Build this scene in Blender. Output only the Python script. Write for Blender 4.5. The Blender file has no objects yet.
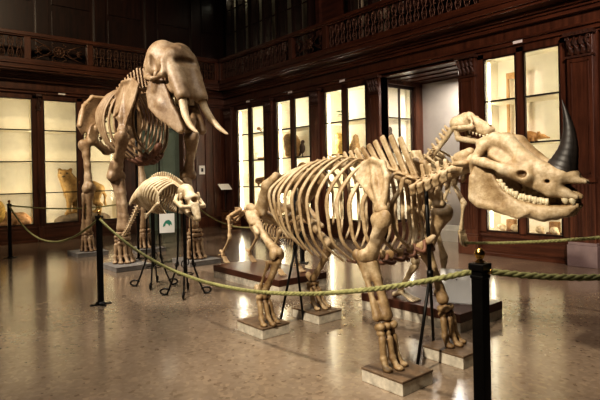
import bpy, math, random
import numpy as np
from mathutils import Vector, Matrix
random.seed(7); rng = np.random.default_rng(7)
SC = bpy.context.scene
COL = SC.collection
PI = math.pi

# ------------------------------------------------------------------ mesh building
class MB:
    def __init__(s): s.v = []; s.f = []
    def add(s, v, f):
        o = len(s.v); s.v += [tuple(float(c) for c in p) for p in v]
        s.f += [tuple(int(i) + o for i in q) for q in f]; return s
    def box(s, x0, x1, y0, y1, z0, z1):
        x0, x1 = sorted((x0, x1)); y0, y1 = sorted((y0, y1)); z0, z1 = sorted((z0, z1))
        v = [(x0,y0,z0),(x1,y0,z0),(x1,y1,z0),(x0,y1,z0),(x0,y0,z1),(x1,y0,z1),(x1,y1,z1),(x0,y1,z1)]
        return s.add(v, [(0,3,2,1),(4,5,6,7),(0,1,5,4),(1,2,6,5),(2,3,7,6),(3,0,4,7)])
    def obox(s, c, size, M):
        a, b, d = [q / 2 for q in size]
        v = [Vector(c) + M @ Vector((x, y, z)) for z in (-d, d) for x, y in ((-a,-b),(a,-b),(a,b),(-a,b))]
        return s.add(v, [(0,3,2,1),(4,5,6,7),(0,1,5,4),(1,2,6,5),(2,3,7,6),(3,0,4,7)])
    def tube(s, pts, rad, seg=8, ref=None, flat=1.0, closed=False):
        """swept tube; rad number or list; ref+flat give an elliptical section (wide along ref)."""
        P = [Vector(p) for p in pts]; n = len(P)
        if not hasattr(rad, '__len__'): rad = [rad] * n
        v = []; N = None
        for i in range(n):
            if closed: t = P[(i+1) % n] - P[i-1]
            else: t = P[min(i+1, n-1)] - P[max(i-1, 0)]
            t.normalize()
            if ref is not None: N = Vector(ref)
            elif N is None: N = Vector((0,0,1)) if abs(t.z) < .9 else Vector((1,0,0))
            N = (N - t * N.dot(t))
            if N.length < 1e-5: N = t.orthogonal()
            N.normalize(); Bn = t.cross(N)
            for k in range(seg):
                a = 2*PI*k/seg
                v.append(P[i] + N*(math.cos(a)*rad[i]) + Bn*(math.sin(a)*rad[i]*flat))
        f = []
        for i in range(n if closed else n-1):
            j = (i+1) % n
            for k in range(seg):
                l = (k+1) % seg
                f.append((i*seg+k, i*seg+l, j*seg+l, j*seg+k))
        if not closed:
            f.append(tuple(range(seg-1, -1, -1))); f.append(tuple((n-1)*seg+k for k in range(seg)))
        return s.add(v, f)
    def lathe(s, prof, c=(0,0,0), seg=16):
        v = []; f = []; n = len(prof)
        for r, z in prof:
            for k in range(seg):
                a = 2*PI*k/seg; v.append((c[0]+r*math.cos(a), c[1]+r*math.sin(a), c[2]+z))
        for i in range(n-1):
            for k in range(seg):
                l = (k+1) % seg; f.append((i*seg+k, i*seg+l, (i+1)*seg+l, (i+1)*seg+k))
        f.append(tuple(range(seg-1, -1, -1))); f.append(tuple((n-1)*seg+k for k in range(seg)))
        return s.add(v, f)

def spline(pts, n=6):
    """Catmull-Rom through the points (any dimension)."""
    P = np.array(pts, float); P = np.vstack([2*P[0]-P[1], P, 2*P[-1]-P[-2]]); out = []
    for i in range(1, len(P)-2):
        for k in range(n):
            t = k/n; a, b, c, d = P[i-1], P[i], P[i+1], P[i+2]
            out.append(.5*((2*b)+(-a+c)*t+(2*a-5*b+4*c-d)*t*t+(-a+3*b-3*c+d)*t**3))
    out.append(P[-2]); return [tuple(float(q) for q in p) for p in out]

def mesh_of(name, v, f, mat, smooth=False):
    me = bpy.data.meshes.new(name)
    me.from_pydata([tuple(map(float, p)) for p in v], [], [tuple(map(int, q)) for q in f])
    me.validate(); me.update()
    if mat: me.materials.append(mat)
    if smooth: me.polygons.foreach_set('use_smooth', [True]*len(me.polygons))
    return me
def link(name, me, parent=None, label=None):
    o = bpy.data.objects.new(name, me); COL.objects.link(o)
    if parent is not None: o.parent = parent
    if label: o['label'] = label
    return o
def obj(name, mb, mat, parent=None, smooth=False, label=None, bevel=0):
    o = link(name, mesh_of(name, mb.v, mb.f, mat, smooth), parent, label)
    if bevel:
        m = o.modifiers.new('Bevel', 'BEVEL'); m.width = bevel; m.segments = 2; m.limit_method = 'ANGLE'
    return o
def thing(name, label, cat, loc=(0,0,0), rz=0, group=None):
    o = bpy.data.objects.new(name, None); COL.objects.link(o)
    o.empty_display_size = .1; o.location = loc; o.rotation_euler = (0, 0, rz)
    return tag(o, label, cat, group)
def tag(o, label, cat, group=None, kind=None):
    o['label'] = label; o['category'] = cat
    if group: o['group'] = group
    if kind: o['kind'] = kind
    return o
def struct(name, mb, mat, bevel=0):
    o = obj(name, mb, mat, bevel=bevel); o['kind'] = 'structure'; return o
def copy_tree(o, parent=None):
    c = o.copy(); COL.objects.link(c)
    if parent is not None: c.parent = parent
    for ch in list(o.children): copy_tree(ch, c)
    return c

# ------------------------------------------------------------------ signed-distance sculpting
def V3(p): return np.array(p, float)
def cap(a, b, ra, rb=None):
    a, b = V3(a), V3(b); rb = ra if rb is None else rb; ab = b-a; L = max(ab@ab, 1e-9)
    def fn(P):
        t = np.clip(((P-a)@ab)/L, 0, 1)
        return np.linalg.norm(P-a-t[..., None]*ab, axis=-1) - (ra+(rb-ra)*t)
    m = max(ra, rb); return fn, np.minimum(a, b)-m, np.maximum(a, b)+m
def ell(c, r, rot=None):
    c, r = V3(c), V3(r); M = None
    if rot is not None:
        from mathutils import Euler
        M = np.array(Euler(rot).to_matrix())
    def fn(P):
        q = P-c
        if M is not None: q = q@M
        k0 = np.linalg.norm(q/r, axis=-1); k1 = np.linalg.norm(q/(r*r), axis=-1)
        return k0*(k0-1)/np.maximum(k1, 1e-6)
    m = r if rot is None else np.full(3, r.max()); return fn, c-m, c+m
def plate(poly, o, u, v, th, rnd=.0, bend=0.0):
    """polygon in the (u,v) plane at o, thickness th, rounded; bend bows it along its normal."""
    pl = np.array(poly, float); o, u, v = V3(o), V3(u), V3(v); u /= np.linalg.norm(u); v = v-u*(u@v); v /= np.linalg.norm(v); w = np.cross(u, v)
    cen = pl.mean(0)
    def fn(P):
        q = P-o; a = q@u; b = q@v; c = q@w
        if bend: c = c-bend*((a-cen[0])**2+(b-cen[1])**2)
        X = np.stack([a, b], -1); d = None; s = np.ones(a.shape); n = len(pl)
        for i in range(n):
            p, r = pl[i], pl[i-1]; e = r-p; ww = X-p
            bb = ww-np.clip((ww@e)/(e@e), 0, 1)[..., None]*e
            dd = (bb*bb).sum(-1); d = dd if d is None else np.minimum(d, dd)
            c1 = b >= p[1]; c2 = b < r[1]; c3 = e[0]*ww[..., 1] > e[1]*ww[..., 0]
            flip = (c1 & c2 & c3) | (~c1 & ~c2 & ~c3); s = np.where(flip, -s, s)
        d2 = s*np.sqrt(d); d3 = np.abs(c)-th
        return np.minimum(np.maximum(d2, d3), 0)+np.sqrt(np.maximum(d2, 0)**2+np.maximum(d3, 0)**2)-rnd
    pts = o+pl[:, :1]*u+pl[:, 1:]*v; m = th+rnd+abs(bend)*.2+.01
    return fn, pts.min(0)-m, pts.max(0)+m
def chain(pts, rad):
    return [cap(pts[i], pts[i+1], rad[i], rad[i+1]) for i in range(len(pts)-1)]
class Cut:
    def __init__(s, p, k=.01): s.p = p; s.k = k
def longbone(a, b, r, ka, kb, bow=(0,0,0)):
    """long bone: waisted shaft with knobbed ends."""
    a, b, w = V3(a), V3(b), V3(bow); m = (a+b)/2+w; q1 = a+(b-a)*.25+w*.7; q3 = a+(b-a)*.75+w*.7
    return [cap(a, q1, ka, r*1.15), cap(q1, m, r*1.15, r), cap(m, q3, r, r*1.1), cap(q3, b, r*1.1, kb)]
def sculpt(ops, res, k=.012, bump=0.0):
    prims = [(o.p if isinstance(o, Cut) else o) for o in ops]
    pos = [p for o, p in zip(ops, prims) if not isinstance(o, Cut)]
    lo = np.min([p[1] for p in pos], 0)-3*res; hi = np.max([p[2] for p in pos], 0)+3*res
    n = np.ceil((hi-lo)/res).astype(int)+1
    ax = [lo[i]+np.arange(n[i])*res for i in range(3)]
    G = np.stack(np.meshgrid(*ax, indexing='ij'), -1); D = np.full(G.shape[:3], 1e3)
    for o, p in zip(ops, prims):
        kk = o.k if isinstance(o, Cut) else k
        i0 = np.clip(np.floor((p[1]-lo)/res-kk/res-4).astype(int), 0, n); i1 = np.clip(np.ceil((p[2]-lo)/res+kk/res+5).astype(int), 0, n)
        sl = tuple(slice(a, b) for a, b in zip(i0, i1))
        if D[sl].size == 0: continue
        d = p[0](G[sl]); c = D[sl]
        if isinstance(o, Cut):
            h = np.clip(.5-.5*(d+c)/kk, 0, 1); D[sl] = c*(1-h)+(-d)*h+kk*h*(1-h)
        else:
            h = np.clip(.5+.5*(c-d)/kk, 0, 1); D[sl] = np.where(c > 100, d, c*(1-h)+d*h-kk*h*(1-h))
    if bump:
        D = D+bump*(np.sin(G[..., 0]*41+2*np.sin(G[..., 2]*23))*np.sin(G[..., 1]*37+1.3*np.sin(G[..., 0]*19))*np.sin(G[..., 2]*43+.7))
    S = D < 0; A = np.zeros(tuple(n-1)); Psum = np.zeros(tuple(n-1)+(3,))
    cs = [(a, b, c) for a in (0, 1) for b in (0, 1) for c in (0, 1)]
    def cor(T, c): return T[c[0]:n[0]-1+c[0], c[1]:n[1]-1+c[1], c[2]:n[2]-1+c[2]]
    for i in range(8):
        for j in range(i+1, 8):
            a, b = cs[i], cs[j]
            if sum(abs(x-y) for x, y in zip(a, b)) != 1: continue
            da, db = cor(D, a), cor(D, b); m = (da < 0) != (db < 0)
            t = np.where(m, da/np.where(m, da-db, 1), 0)
            for q in range(3): Psum[..., q] += np.where(m, a[q]+(b[q]-a[q])*t, 0)
            A += m
    act = A > 0; idx = np.full(act.shape, -1); idx[act] = np.arange(act.sum())
    cell = np.argwhere(act); verts = lo+(cell+Psum[act]/A[act][:, None])*res
    faces = []
    for q in range(3):
        u, w = (q+1) % 3, (q+2) % 3
        sl0 = [slice(None)]*3; sl1 = [slice(None)]*3; sl0[q] = slice(0, -1); sl1[q] = slice(1, None)
        ch = np.argwhere(S[tuple(sl0)] != S[tuple(sl1)])
        ch = ch[(ch[:, u] > 0) & (ch[:, w] > 0)]
        if not len(ch): continue
        ins = S[ch[:, 0], ch[:, 1], ch[:, 2]]
        eu = np.eye(3, dtype=int)[u]; ew = np.eye(3, dtype=int)[w]
        lim = np.array(idx.shape)-1
        g = lambda c: idx[tuple(np.minimum(c, lim).T)]
        quad = np.stack([g(ch-eu-ew), g(ch-ew), g(ch), g(ch-eu)], 1)
        quad[~ins] = quad[~ins][:, ::-1]; faces.append(quad)
    F = np.vstack(faces); F = F[(F >= 0).all(1)]
    return verts, F
def bone(name, ops, mat, parent, res=.012, k=.012, bump=0.0, label=None, mirror=False):
    """sculpted part; mirror=True also makes the left-right twin (local y -> -y)."""
    v, f = sculpt(ops, res, k, bump)
    o = link(name, mesh_of(name, v, f, mat, True), parent, label)
    if not mirror: return o
    v2 = v*np.array([1, -1, 1]); t = link(name, mesh_of(name, v2, f[:, ::-1], mat, True), parent, label)
    return o, t

# ------------------------------------------------------------------ materials
def new_mat(name):
    m = bpy.data.materials.new(name); m.use_nodes = True; nt = m.node_tree
    return m, nt, nt.nodes['Principled BSDF']
def ramp(nt, fac, stops):
    r = nt.nodes.new('ShaderNodeValToRGB'); nt.links.new(fac, r.inputs[0]); e = r.color_ramp.elements
    while len(e) < len(stops): e.new(.5)
    for q, (p, c) in zip(e, stops): q.position = p; q.color = (*c, 1)
    return r.outputs[0]
def coords(nt, scale=(1,1,1), which='Object'):
    t = nt.nodes.new('ShaderNodeTexCoord'); mp = nt.nodes.new('ShaderNodeMapping'); mp.inputs['Scale'].default_value = scale
    nt.links.new(t.outputs[which], mp.inputs[0]); return mp.outputs[0]
def noise(nt, co, scale, detail=4, rough=.6):
    n = nt.nodes.new('ShaderNodeTexNoise'); n.inputs['Scale'].default_value = scale; n.inputs['Detail'].default_value = detail
    n.inputs['Roughness'].default_value = rough; nt.links.new(co, n.inputs['Vector']); return n.outputs['Fac']
def mixc(nt, a, b, fac, mode='MIX'):
    m = nt.nodes.new('ShaderNodeMix'); m.data_type = 'RGBA'; m.blend_type = mode
    for sock, val in ((0, fac), (6, a), (7, b)):
        if hasattr(val, 'is_output') or hasattr(val, 'links'): nt.links.new(val, m.inputs[sock])
        else: m.inputs[sock].default_value = val if not isinstance(val, tuple) else (*val[:3], 1)
    return m.outputs[2]
def bumpn(nt, bs, h, strength, dist=.01):
    b = nt.nodes.new('ShaderNodeBump'); b.inputs['Strength'].default_value = strength; b.inputs['Distance'].default_value = dist
    nt.links.new(h, b.inputs['Height']); nt.links.new(b.outputs[0], bs.inputs['Normal'])
def m_bone(name, dark, mid, light, scale=6, ao_d=.07):
    m, nt, bs = new_mat(name); co = coords(nt)
    n1 = noise(nt, co, scale, 5, .65); c = ramp(nt, n1, [(.3, dark), (.5, mid), (.72, light)])
    n2 = noise(nt, co, scale*9, 4); c = mixc(nt, c, ramp(nt, n2, [(.34, (.45,.36,.26)), (.6, (1,1,1))]), .4, 'MULTIPLY')
    g = nt.nodes.new('ShaderNodeNewGeometry')  # crease and occlusion shade is multiplied into the bone colour below
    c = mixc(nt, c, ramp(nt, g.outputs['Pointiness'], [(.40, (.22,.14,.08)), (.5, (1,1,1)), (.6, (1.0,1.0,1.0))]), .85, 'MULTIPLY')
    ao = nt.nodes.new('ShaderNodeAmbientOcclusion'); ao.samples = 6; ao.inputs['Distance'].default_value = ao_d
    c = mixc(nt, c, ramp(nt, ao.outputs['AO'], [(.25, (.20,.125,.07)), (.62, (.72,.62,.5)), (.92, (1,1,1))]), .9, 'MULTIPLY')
    nt.links.new(c, bs.inputs['Base Color']); bs.inputs['Roughness'].default_value = .45
    bumpn(nt, bs, noise(nt, co, scale*6, 7, .7), .6, .010); return m
def m_wood(name, dark, light, grain=(1,1,.08), scale=14, rough=.38, coat=.15):
    m, nt, bs = new_mat(name); co = coords(nt, grain)
    n1 = noise(nt, co, scale, 6, .7); c = ramp(nt, n1, [(.3, dark), (.7, light)])
    n2 = noise(nt, coords(nt), 2.2, 3); c = mixc(nt, c, ramp(nt, n2, [(.3, (.6,.55,.5)), (.7, (1.15,1.1,1.05))]), .6, 'MULTIPLY')
    nt.links.new(c, bs.inputs['Base Color']); bs.inputs['Roughness'].default_value = rough
    bs.inputs['Coat Weight'].default_value = coat; bs.inputs['Coat Roughness'].default_value = .2
    bumpn(nt, bs, n1, .12, .004); return m
def m_plain(name, col, rough=.5, metal=0, var=.25, scale=8, bump=.0):
    m, nt, bs = new_mat(name); co = coords(nt); n = noise(nt, co, scale, 5)
    a = tuple(q*(1-var) for q in col); b = tuple(min(1, q*(1+var)) for q in col)
    nt.links.new(ramp(nt, n, [(.3, a), (.7, b)]), bs.inputs['Base Color'])
    bs.inputs['Roughness'].default_value = rough; bs.inputs['Metallic'].default_value = metal
    if bump: bumpn(nt, bs, n, bump, .01)
    return m
def m_emit(name, col, s):
    m, nt, bs = new_mat(name); bs.inputs['Base Color'].default_value = (*col, 1)
    bs.inputs['Emission Color'].default_value = (*col, 1); bs.inputs['Emission Strength'].default_value = s; return m
def m_glass(name, refl=.05, tint=(.97,.97,.95)):
    m, nt, bs = new_mat(name); nt.nodes.remove(bs); out = nt.nodes['Material Output']
    t = nt.nodes.new('ShaderNodeBsdfTransparent'); t.inputs[0].default_value = (*tint, 1)
    g = nt.nodes.new('ShaderNodeBsdfGlossy'); g.inputs['Roughness'].default_value = .03
    lw = nt.nodes.new('ShaderNodeLayerWeight'); lw.inputs[0].default_value = .5
    pw = nt.nodes.new('ShaderNodeMath'); pw.operation = 'POWER'; pw.inputs[1].default_value = 4; nt.links.new(lw.outputs['Facing'], pw.inputs[0])
    ma = nt.nodes.new('ShaderNodeMath'); ma.operation = 'MULTIPLY_ADD'; ma.inputs[1].default_value = .5; ma.inputs[2].default_value = refl; nt.links.new(pw.outputs[0], ma.inputs[0])
    mx = nt.nodes.new('ShaderNodeMixShader'); nt.links.new(ma.outputs[0], mx.inputs[0])
    nt.links.new(t.outputs[0], mx.inputs[1]); nt.links.new(g.outputs[0], mx.inputs[2]); nt.links.new(mx.outputs[0], out.inputs[0]); return m

M = {}
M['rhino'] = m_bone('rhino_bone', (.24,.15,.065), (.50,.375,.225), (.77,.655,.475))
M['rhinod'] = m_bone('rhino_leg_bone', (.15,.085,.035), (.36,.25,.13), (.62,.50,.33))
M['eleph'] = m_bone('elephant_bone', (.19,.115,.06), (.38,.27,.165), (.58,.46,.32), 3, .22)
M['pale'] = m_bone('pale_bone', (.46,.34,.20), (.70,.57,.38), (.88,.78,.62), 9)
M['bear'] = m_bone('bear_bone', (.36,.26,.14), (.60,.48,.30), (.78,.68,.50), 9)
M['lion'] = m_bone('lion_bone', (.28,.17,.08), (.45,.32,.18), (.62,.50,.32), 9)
M['tooth'] = m_plain('tooth_enamel', (.66,.57,.39), .35, 0, .3, 40)
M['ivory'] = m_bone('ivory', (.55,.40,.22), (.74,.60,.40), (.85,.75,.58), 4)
M['horn'] = m_wood('horn_keratin', (.006,.005,.005), (.045,.035,.03), (3,3,.25), 16, .45, .0)
M['carti'] = m_plain('dried_cartilage', (.16,.075,.045), .6, 0, .4, 14, .3)
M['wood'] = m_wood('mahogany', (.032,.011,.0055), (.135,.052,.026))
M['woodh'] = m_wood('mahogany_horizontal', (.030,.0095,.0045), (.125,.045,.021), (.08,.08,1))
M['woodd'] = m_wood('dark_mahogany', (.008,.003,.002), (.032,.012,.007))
M['carve'] = m_plain('carved_mahogany', (.05,.02,.011), .45, 0, .5, 40, .8)
M['mauve'] = m_plain('grey_mauve_plinth', (.20,.155,.15), .55, 0, .2, 5)  # paler grey-mauve, on a single pilaster base
M['iron'] = m_plain('black_iron', (.012,.011,.010), .42, .6, .3, 20)
M['castiron'] = m_plain('bronzed_cast_iron', (.10,.05,.03), .45, .5, .4, 20)
M['brass'] = m_plain('brass', (.75,.48,.16), .22, 1, .1)
M['cream'] = m_plain('cream_paint', (.82,.765,.635), .7, 0, .05)
M['white'] = m_plain('white_paint', (.76,.72,.64), .6, 0, .06)
M['niche'] = m_plain('niche_plaster', (.36,.32,.285), .75, 0, .08, 3)
M['shelf'] = m_plain('shelf_board', (.62,.56,.42), .5, 0, .08)
M['teal'] = m_plain('grey_green_door_paint', (.12,.165,.135), .5, 0, .12, 4)
M['card'] = m_plain('white_card', (.85,.84,.80), .6, 0, .03)
M['glass'] = m_glass('door_glass')
M['dark'] = m_plain('ceiling_dark', (.02,.014,.01), .8, 0, .2, 3)
M['tube'] = m_emit('fluorescent_tube', (1,.93,.72), 14)
M['tubew'] = m_emit('warm_tube', (1,.82,.5), 6)
M['plinthred'] = m_wood('red_plinth_wood', (.03,.009,.005), (.10,.035,.018), (1,.1,1))
M['blocktop'] = m_plain('worn_brown_block', (.13,.085,.05), .55, 0, .4, 14, .2)
M['blockside'] = m_plain('worn_white_block', (.55,.50,.41), .7, 0, .3, 16, .2)
M['greyblock'] = m_plain('grey_slab', (.20,.19,.18), .7, 0, .25, 9)

def m_floor():
    m, nt, bs = new_mat('terrazzo_floor'); co = coords(nt)
    big = ramp(nt, noise(nt, co, .7, 3), [(.3, (.185,.14,.10)), (.7, (.26,.20,.148))])
    v = nt.nodes.new('ShaderNodeTexVoronoi'); v.inputs['Scale'].default_value = 34; nt.links.new(co, v.inputs['Vector'])
    sp = ramp(nt, v.outputs['Color'], [(.0, (.45,.38,.3)), (.22, (.9,.88,.84)), (.6, (1,1,1)), (.9, (1.3,1.28,1.2))])
    c = mixc(nt, big, sp, .75, 'MULTIPLY')
    v2 = nt.nodes.new('ShaderNodeTexVoronoi'); v2.inputs['Scale'].default_value = 9; nt.links.new(co, v2.inputs['Vector'])
    c = mixc(nt, c, ramp(nt, v2.outputs['Distance'], [(.06, (.3,.24,.18)), (.11, (1,1,1))]), .6, 'MULTIPLY')
    nt.links.new(c, bs.inputs['Base Color'])
    rr = nt.nodes.new('ShaderNodeMapRange'); nt.links.new(noise(nt, co, 2.5, 4), rr.inputs[0])
    rr.inputs[3].default_value = .12; rr.inputs[4].default_value = .24; nt.links.new(rr.outputs[0], bs.inputs['Roughness'])
    bs.inputs['Coat Weight'].default_value = .35; bs.inputs['Coat Roughness'].default_value = .12
    bumpn(nt, bs, noise(nt, co, 5, 3), .04, .02); return m
def m_rope():
    m, nt, bs = new_mat('twisted_rope'); co = coords(nt)
    c = ramp(nt, noise(nt, co, 40, 3), [(.3, (.13,.125,.045)), (.7, (.31,.30,.125))])
    nt.links.new(c, bs.inputs['Base Color']); bs.inputs['Roughness'].default_value = .75; return m
M['floor'] = m_floor(); M['rope'] = m_rope()
# ------------------------------------------------------------------ the room
XR, YB = 7.7, 12.6            # faces of the right and back walls
ZC = 7.5
def wb(mb, side, s0, s1, d0, d1, z0, z1):
    """box on a wall: s along the wall, d out into the room (negative = into the wall)."""
    if side == 'R': mb.box(XR-d1, XR-d0, s0, s1, z0, z1)
    else: mb.box(s0, s1, YB-d1, YB-d0, z0, z1)
    return mb
def wp(side, s, d, z): return (XR-d, s, z) if side == 'R' else (s, YB-d, z)
def objw(name, mb, mat, root, smooth=False, label=None, bevel=0):
    """child of a thing whose vertices were written in room coordinates."""
    o = obj(name, mb, mat, root, smooth, label, bevel)
    if root is not None and root.type == 'EMPTY': o.location = -root.location
    return o

struct('floor', MB().box(-4, 9.3, -5, 13.6, -.1, 0), M['floor'])
struct('ceiling', MB().box(-4, 9.3, -5, 13.6, ZC, ZC+.1), M['dark'])
struct('wall_left', MB().box(-4.1, -4, -5, 13.6, 0, ZC), M['woodd'])
struct('wall_front', MB().box(-4, 9.3, -5.1, -5, 0, ZC), M['woodd'])

ZL = 3.27      # underside of the lintel over the cases
# right wall: piers between the cases, the lintel band, backing
mb = MB()
for a, b in ((12.09, 12.6), (10.58, 10.30), (8.79, 8.53), (5.0, 4.68), (3.23, 2.84), (2.78, -5)):
    wb(mb, 'R', a, b, -.72, 0, 0, ZL)
wb(mb, 'R', 2.84, 2.78, -.72, -.12, 0, ZL); wb(mb, 'R', 6.76, 7.05, -.19, 0, 0, ZL)
wb(mb, 'R', -5, 12.6, -.72, 0, ZL, 3.9)
wb(mb, 'R', -5, 5.0, -.80, -.72, 0, 3.9); wb(mb, 'R', 7.06, 13.5, -.80, -.72, 0, 3.9)
struct('wall_right', mb, M['wood'])
# the recess between the third and fourth case
mb = MB(); wb(mb, 'R', 4.5, 7.0, -1.40, -1.30, 0, 3.9)
struct('wall_recess', mb, M['niche'])
mb = MB(); wb(mb, 'R', 4.9, 5.0, -1.30, 0, 0, ZL+.02); wb(mb, 'R', 6.76, 6.86, -1.30, -1.08, 0, ZL); wb(mb, 'R', 6.76, 6.86, -.20, -.0, 0, ZL)
wb(mb, 'R', 6.76, 6.86, -1.08, -.20, 3.16, ZL); wb(mb, 'R', 6.76, 6.86, -1.08, -.20, 0, .36)
struct('wall_recess_side', mb, M['wood'])
mb = MB(); wb(mb, 'R', 4.9, 6.86, -1.35, 0, ZL-.02, ZL+.1)
for k in range(4): wb(mb, 'R', 5.0, 6.76, -1.28+.33*k, -1.25+.33*k, ZL-.045, ZL-.02)
struct('ceiling_recess', mb, M['woodh'])
# back wall
mb = MB()
for a, b in ((-4, -.3), (1.02, 1.10), (2.84, 2.91), (4.72, 5.2), (6.4, 7.7)): wb(mb, 'B', a, b, -.72, 0, 0, ZL)
wb(mb, 'B', -.3, 1.02, -.72, 0, 0, ZL)
wb(mb, 'B', -4, 7.7, -.72, 0, ZL, 3.9); wb(mb, 'B', -4, 8.5, -.82, -.74, 0, 3.9)
wb(mb, 'B', 5.2, 6.4, -.72, 0, 2.75, ZL)
for a, b in ((4.80, 4.84), (5.08, 5.12), (6.50, 6.56), (6.76, 6.80), (7.06, 7.10), (7.30, 7.36), (7.52, 7.56)): wb(mb, 'B', a, b, 0, .03, .3, ZL)
wb(mb, 'B', 4.72, 5.2, 0, .05, 0, .28); wb(mb, 'B', 6.4, 7.7, 0, .05, 0, .28)
struct('wall_back', mb, M['wood'])
# upper storey, set back behind the gallery
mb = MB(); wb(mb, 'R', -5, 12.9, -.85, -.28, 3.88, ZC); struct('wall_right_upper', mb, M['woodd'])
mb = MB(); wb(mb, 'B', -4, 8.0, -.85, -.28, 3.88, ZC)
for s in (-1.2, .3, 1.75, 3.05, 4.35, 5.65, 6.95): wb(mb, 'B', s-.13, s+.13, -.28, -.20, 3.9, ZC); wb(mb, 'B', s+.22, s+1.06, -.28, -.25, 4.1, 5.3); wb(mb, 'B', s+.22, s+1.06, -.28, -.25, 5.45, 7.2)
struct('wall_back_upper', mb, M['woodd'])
# cornices: stepped mouldings carrying the gallery
steps = [(3.30, 3.36, .05), (3.36, 3.40, .09), (3.56, 3.62, .10), (3.62, 3.66, .14), (3.66, 3.72, .20), (3.72, 3.76, .40), (3.76, 3.80, .44), (3.80, 3.86, .40), (3.86, 3.90, .43)]
for side, a, b, nm in (('R', -5, 12.6, 'trim_1'), ('B', -4, 7.7, 'trim_2')):
    mb = MB()
    for z0, z1, d in steps: wb(mb, side, a, b, -.02, d, z0, z1)
    struct(nm, mb, M['woodh'], bevel=.008)
# baseboards / plinth band under the cases
mb = MB(); wb(mb, 'R', 5.0, 6.76, -1.30, -1.26, 0, .16); struct('baseboard_recess', mb, M['white'])

# pilasters
def pilaster(n, side, s0, s1, d, plinth=True):
    mb = wb(MB(), side, s0, s1, 0, d, .0, ZL+.02)
    o = struct('trim_%d' % n, mb, M['wood'], bevel=.006); w = s1-s0
    p = wb(MB(), side, s0-.03, s1+.03, 0, d+.05, 0, .30); wb(p, side, s0-.02, s1+.02, 0, d+.035, .30, .34)
    obj('pilaster_base', p, M['mauve'] if n == 8 else M['wood'], o, bevel=.006)
    fl = MB()
    for k in range(5):
        a = s0+w*(.14+.155*k); wb(fl, side, a, a+w*.09, d, d+.014, .42, 1.15)
    obj('flutes', fl, M['wood'], o, bevel=.005)
    pn = MB()
    for a, b, z0, z1 in ((s0+.05, s0+.065, 1.3, 2.88), (s1-.065, s1-.05, 1.3, 2.88), (s0+.05, s1-.05, 1.3, 1.315), (s0+.05, s1-.05, 2.865, 2.88)): wb(pn, side, a, b, d, d+.012, z0, z1)
    wb(pn, side, s0-.015, s1+.015, 0, d+.03, 1.18, 1.24)
    obj('panel_moulding', pn, M['wood'], o)
    cp = MB()
    for i in range(2):
        for k in range(4):
            c = s0+w*(.14+.24*k); z = 2.98+.12*i
            P = [wp(side, c+(.02 if i else -.02)*math.sin(t*3), d+.01+.045*t*t, z+.11*t) for t in (0, .35, .7, 1)]
            cp.tube(P, [.028, .034, .028, .012], 7)
    for e in (s0+.03, s1-.03):
        cp.tube([wp(side, e+.03*math.cos(t)*(1-t/9), d+.05, 3.19+.03*math.sin(t)*(1-t/9)) for t in np.linspace(0, 8, 18)], .012, 6)
    wb(cp, side, s0-.03, s1+.03, 0, d+.07, 3.235, ZL+.02); wb(cp, side, s0-.015, s1+.015, 0, d+.025, 2.93, 2.96)
    obj('carved_capital', cp, M['carve'], o, smooth=False)
for i, (a, b) in enumerate(((12.16, 12.5), (10.585, 10.295), (8.785, 8.535), (7.045, 6.765), (4.995, 4.685), (3.225, 2.885))):
    pilaster(3+i, 'R', min(a, b), max(a, b), .07)
pilaster(9, 'B', 2.845, 2.905, .04); pilaster(10, 'B', 1.03, 1.09, .04)

# teal double door in the back wall
mb = wb(MB(), 'B', 5.2, 6.4, -.30, -.24, 0, 2.75); wb(mb, 'B', 5.74, 5.86, -.24, -.20, 0, 2.75)
dr = struct('door_1', mb, M['teal'])
mb = MB()
for s0, s1 in ((5.28, 5.70), (5.90, 6.32)):
    for z0, z1 in ((.2, .95), (1.1, 2.0), (2.12, 2.62)):
        for a, b, c, d in ((s0, s0+.03, z0, z1), (s1-.03, s1, z0, z1), (s0, s1, z0, z0+.03), (s0, s1, z1-.03, z1)): wb(mb, 'B', a, b, -.24, -.225, c, d)
obj('door_panels', mb, M['teal'], dr)
obj('door_gap', wb(MB(), 'B', 5.775, 5.825, -.2, -.195, .02, 2.73), M['iron'], dr, label='black seam where the two leaves meet')
obj('door_handle', MB().tube([wp('B', 5.92, -.2, 1.0), wp('B', 5.92, -.15, 1.0), wp('B', 6.03, -.14, 1.0)], .011), M['brass'], dr)

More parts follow.
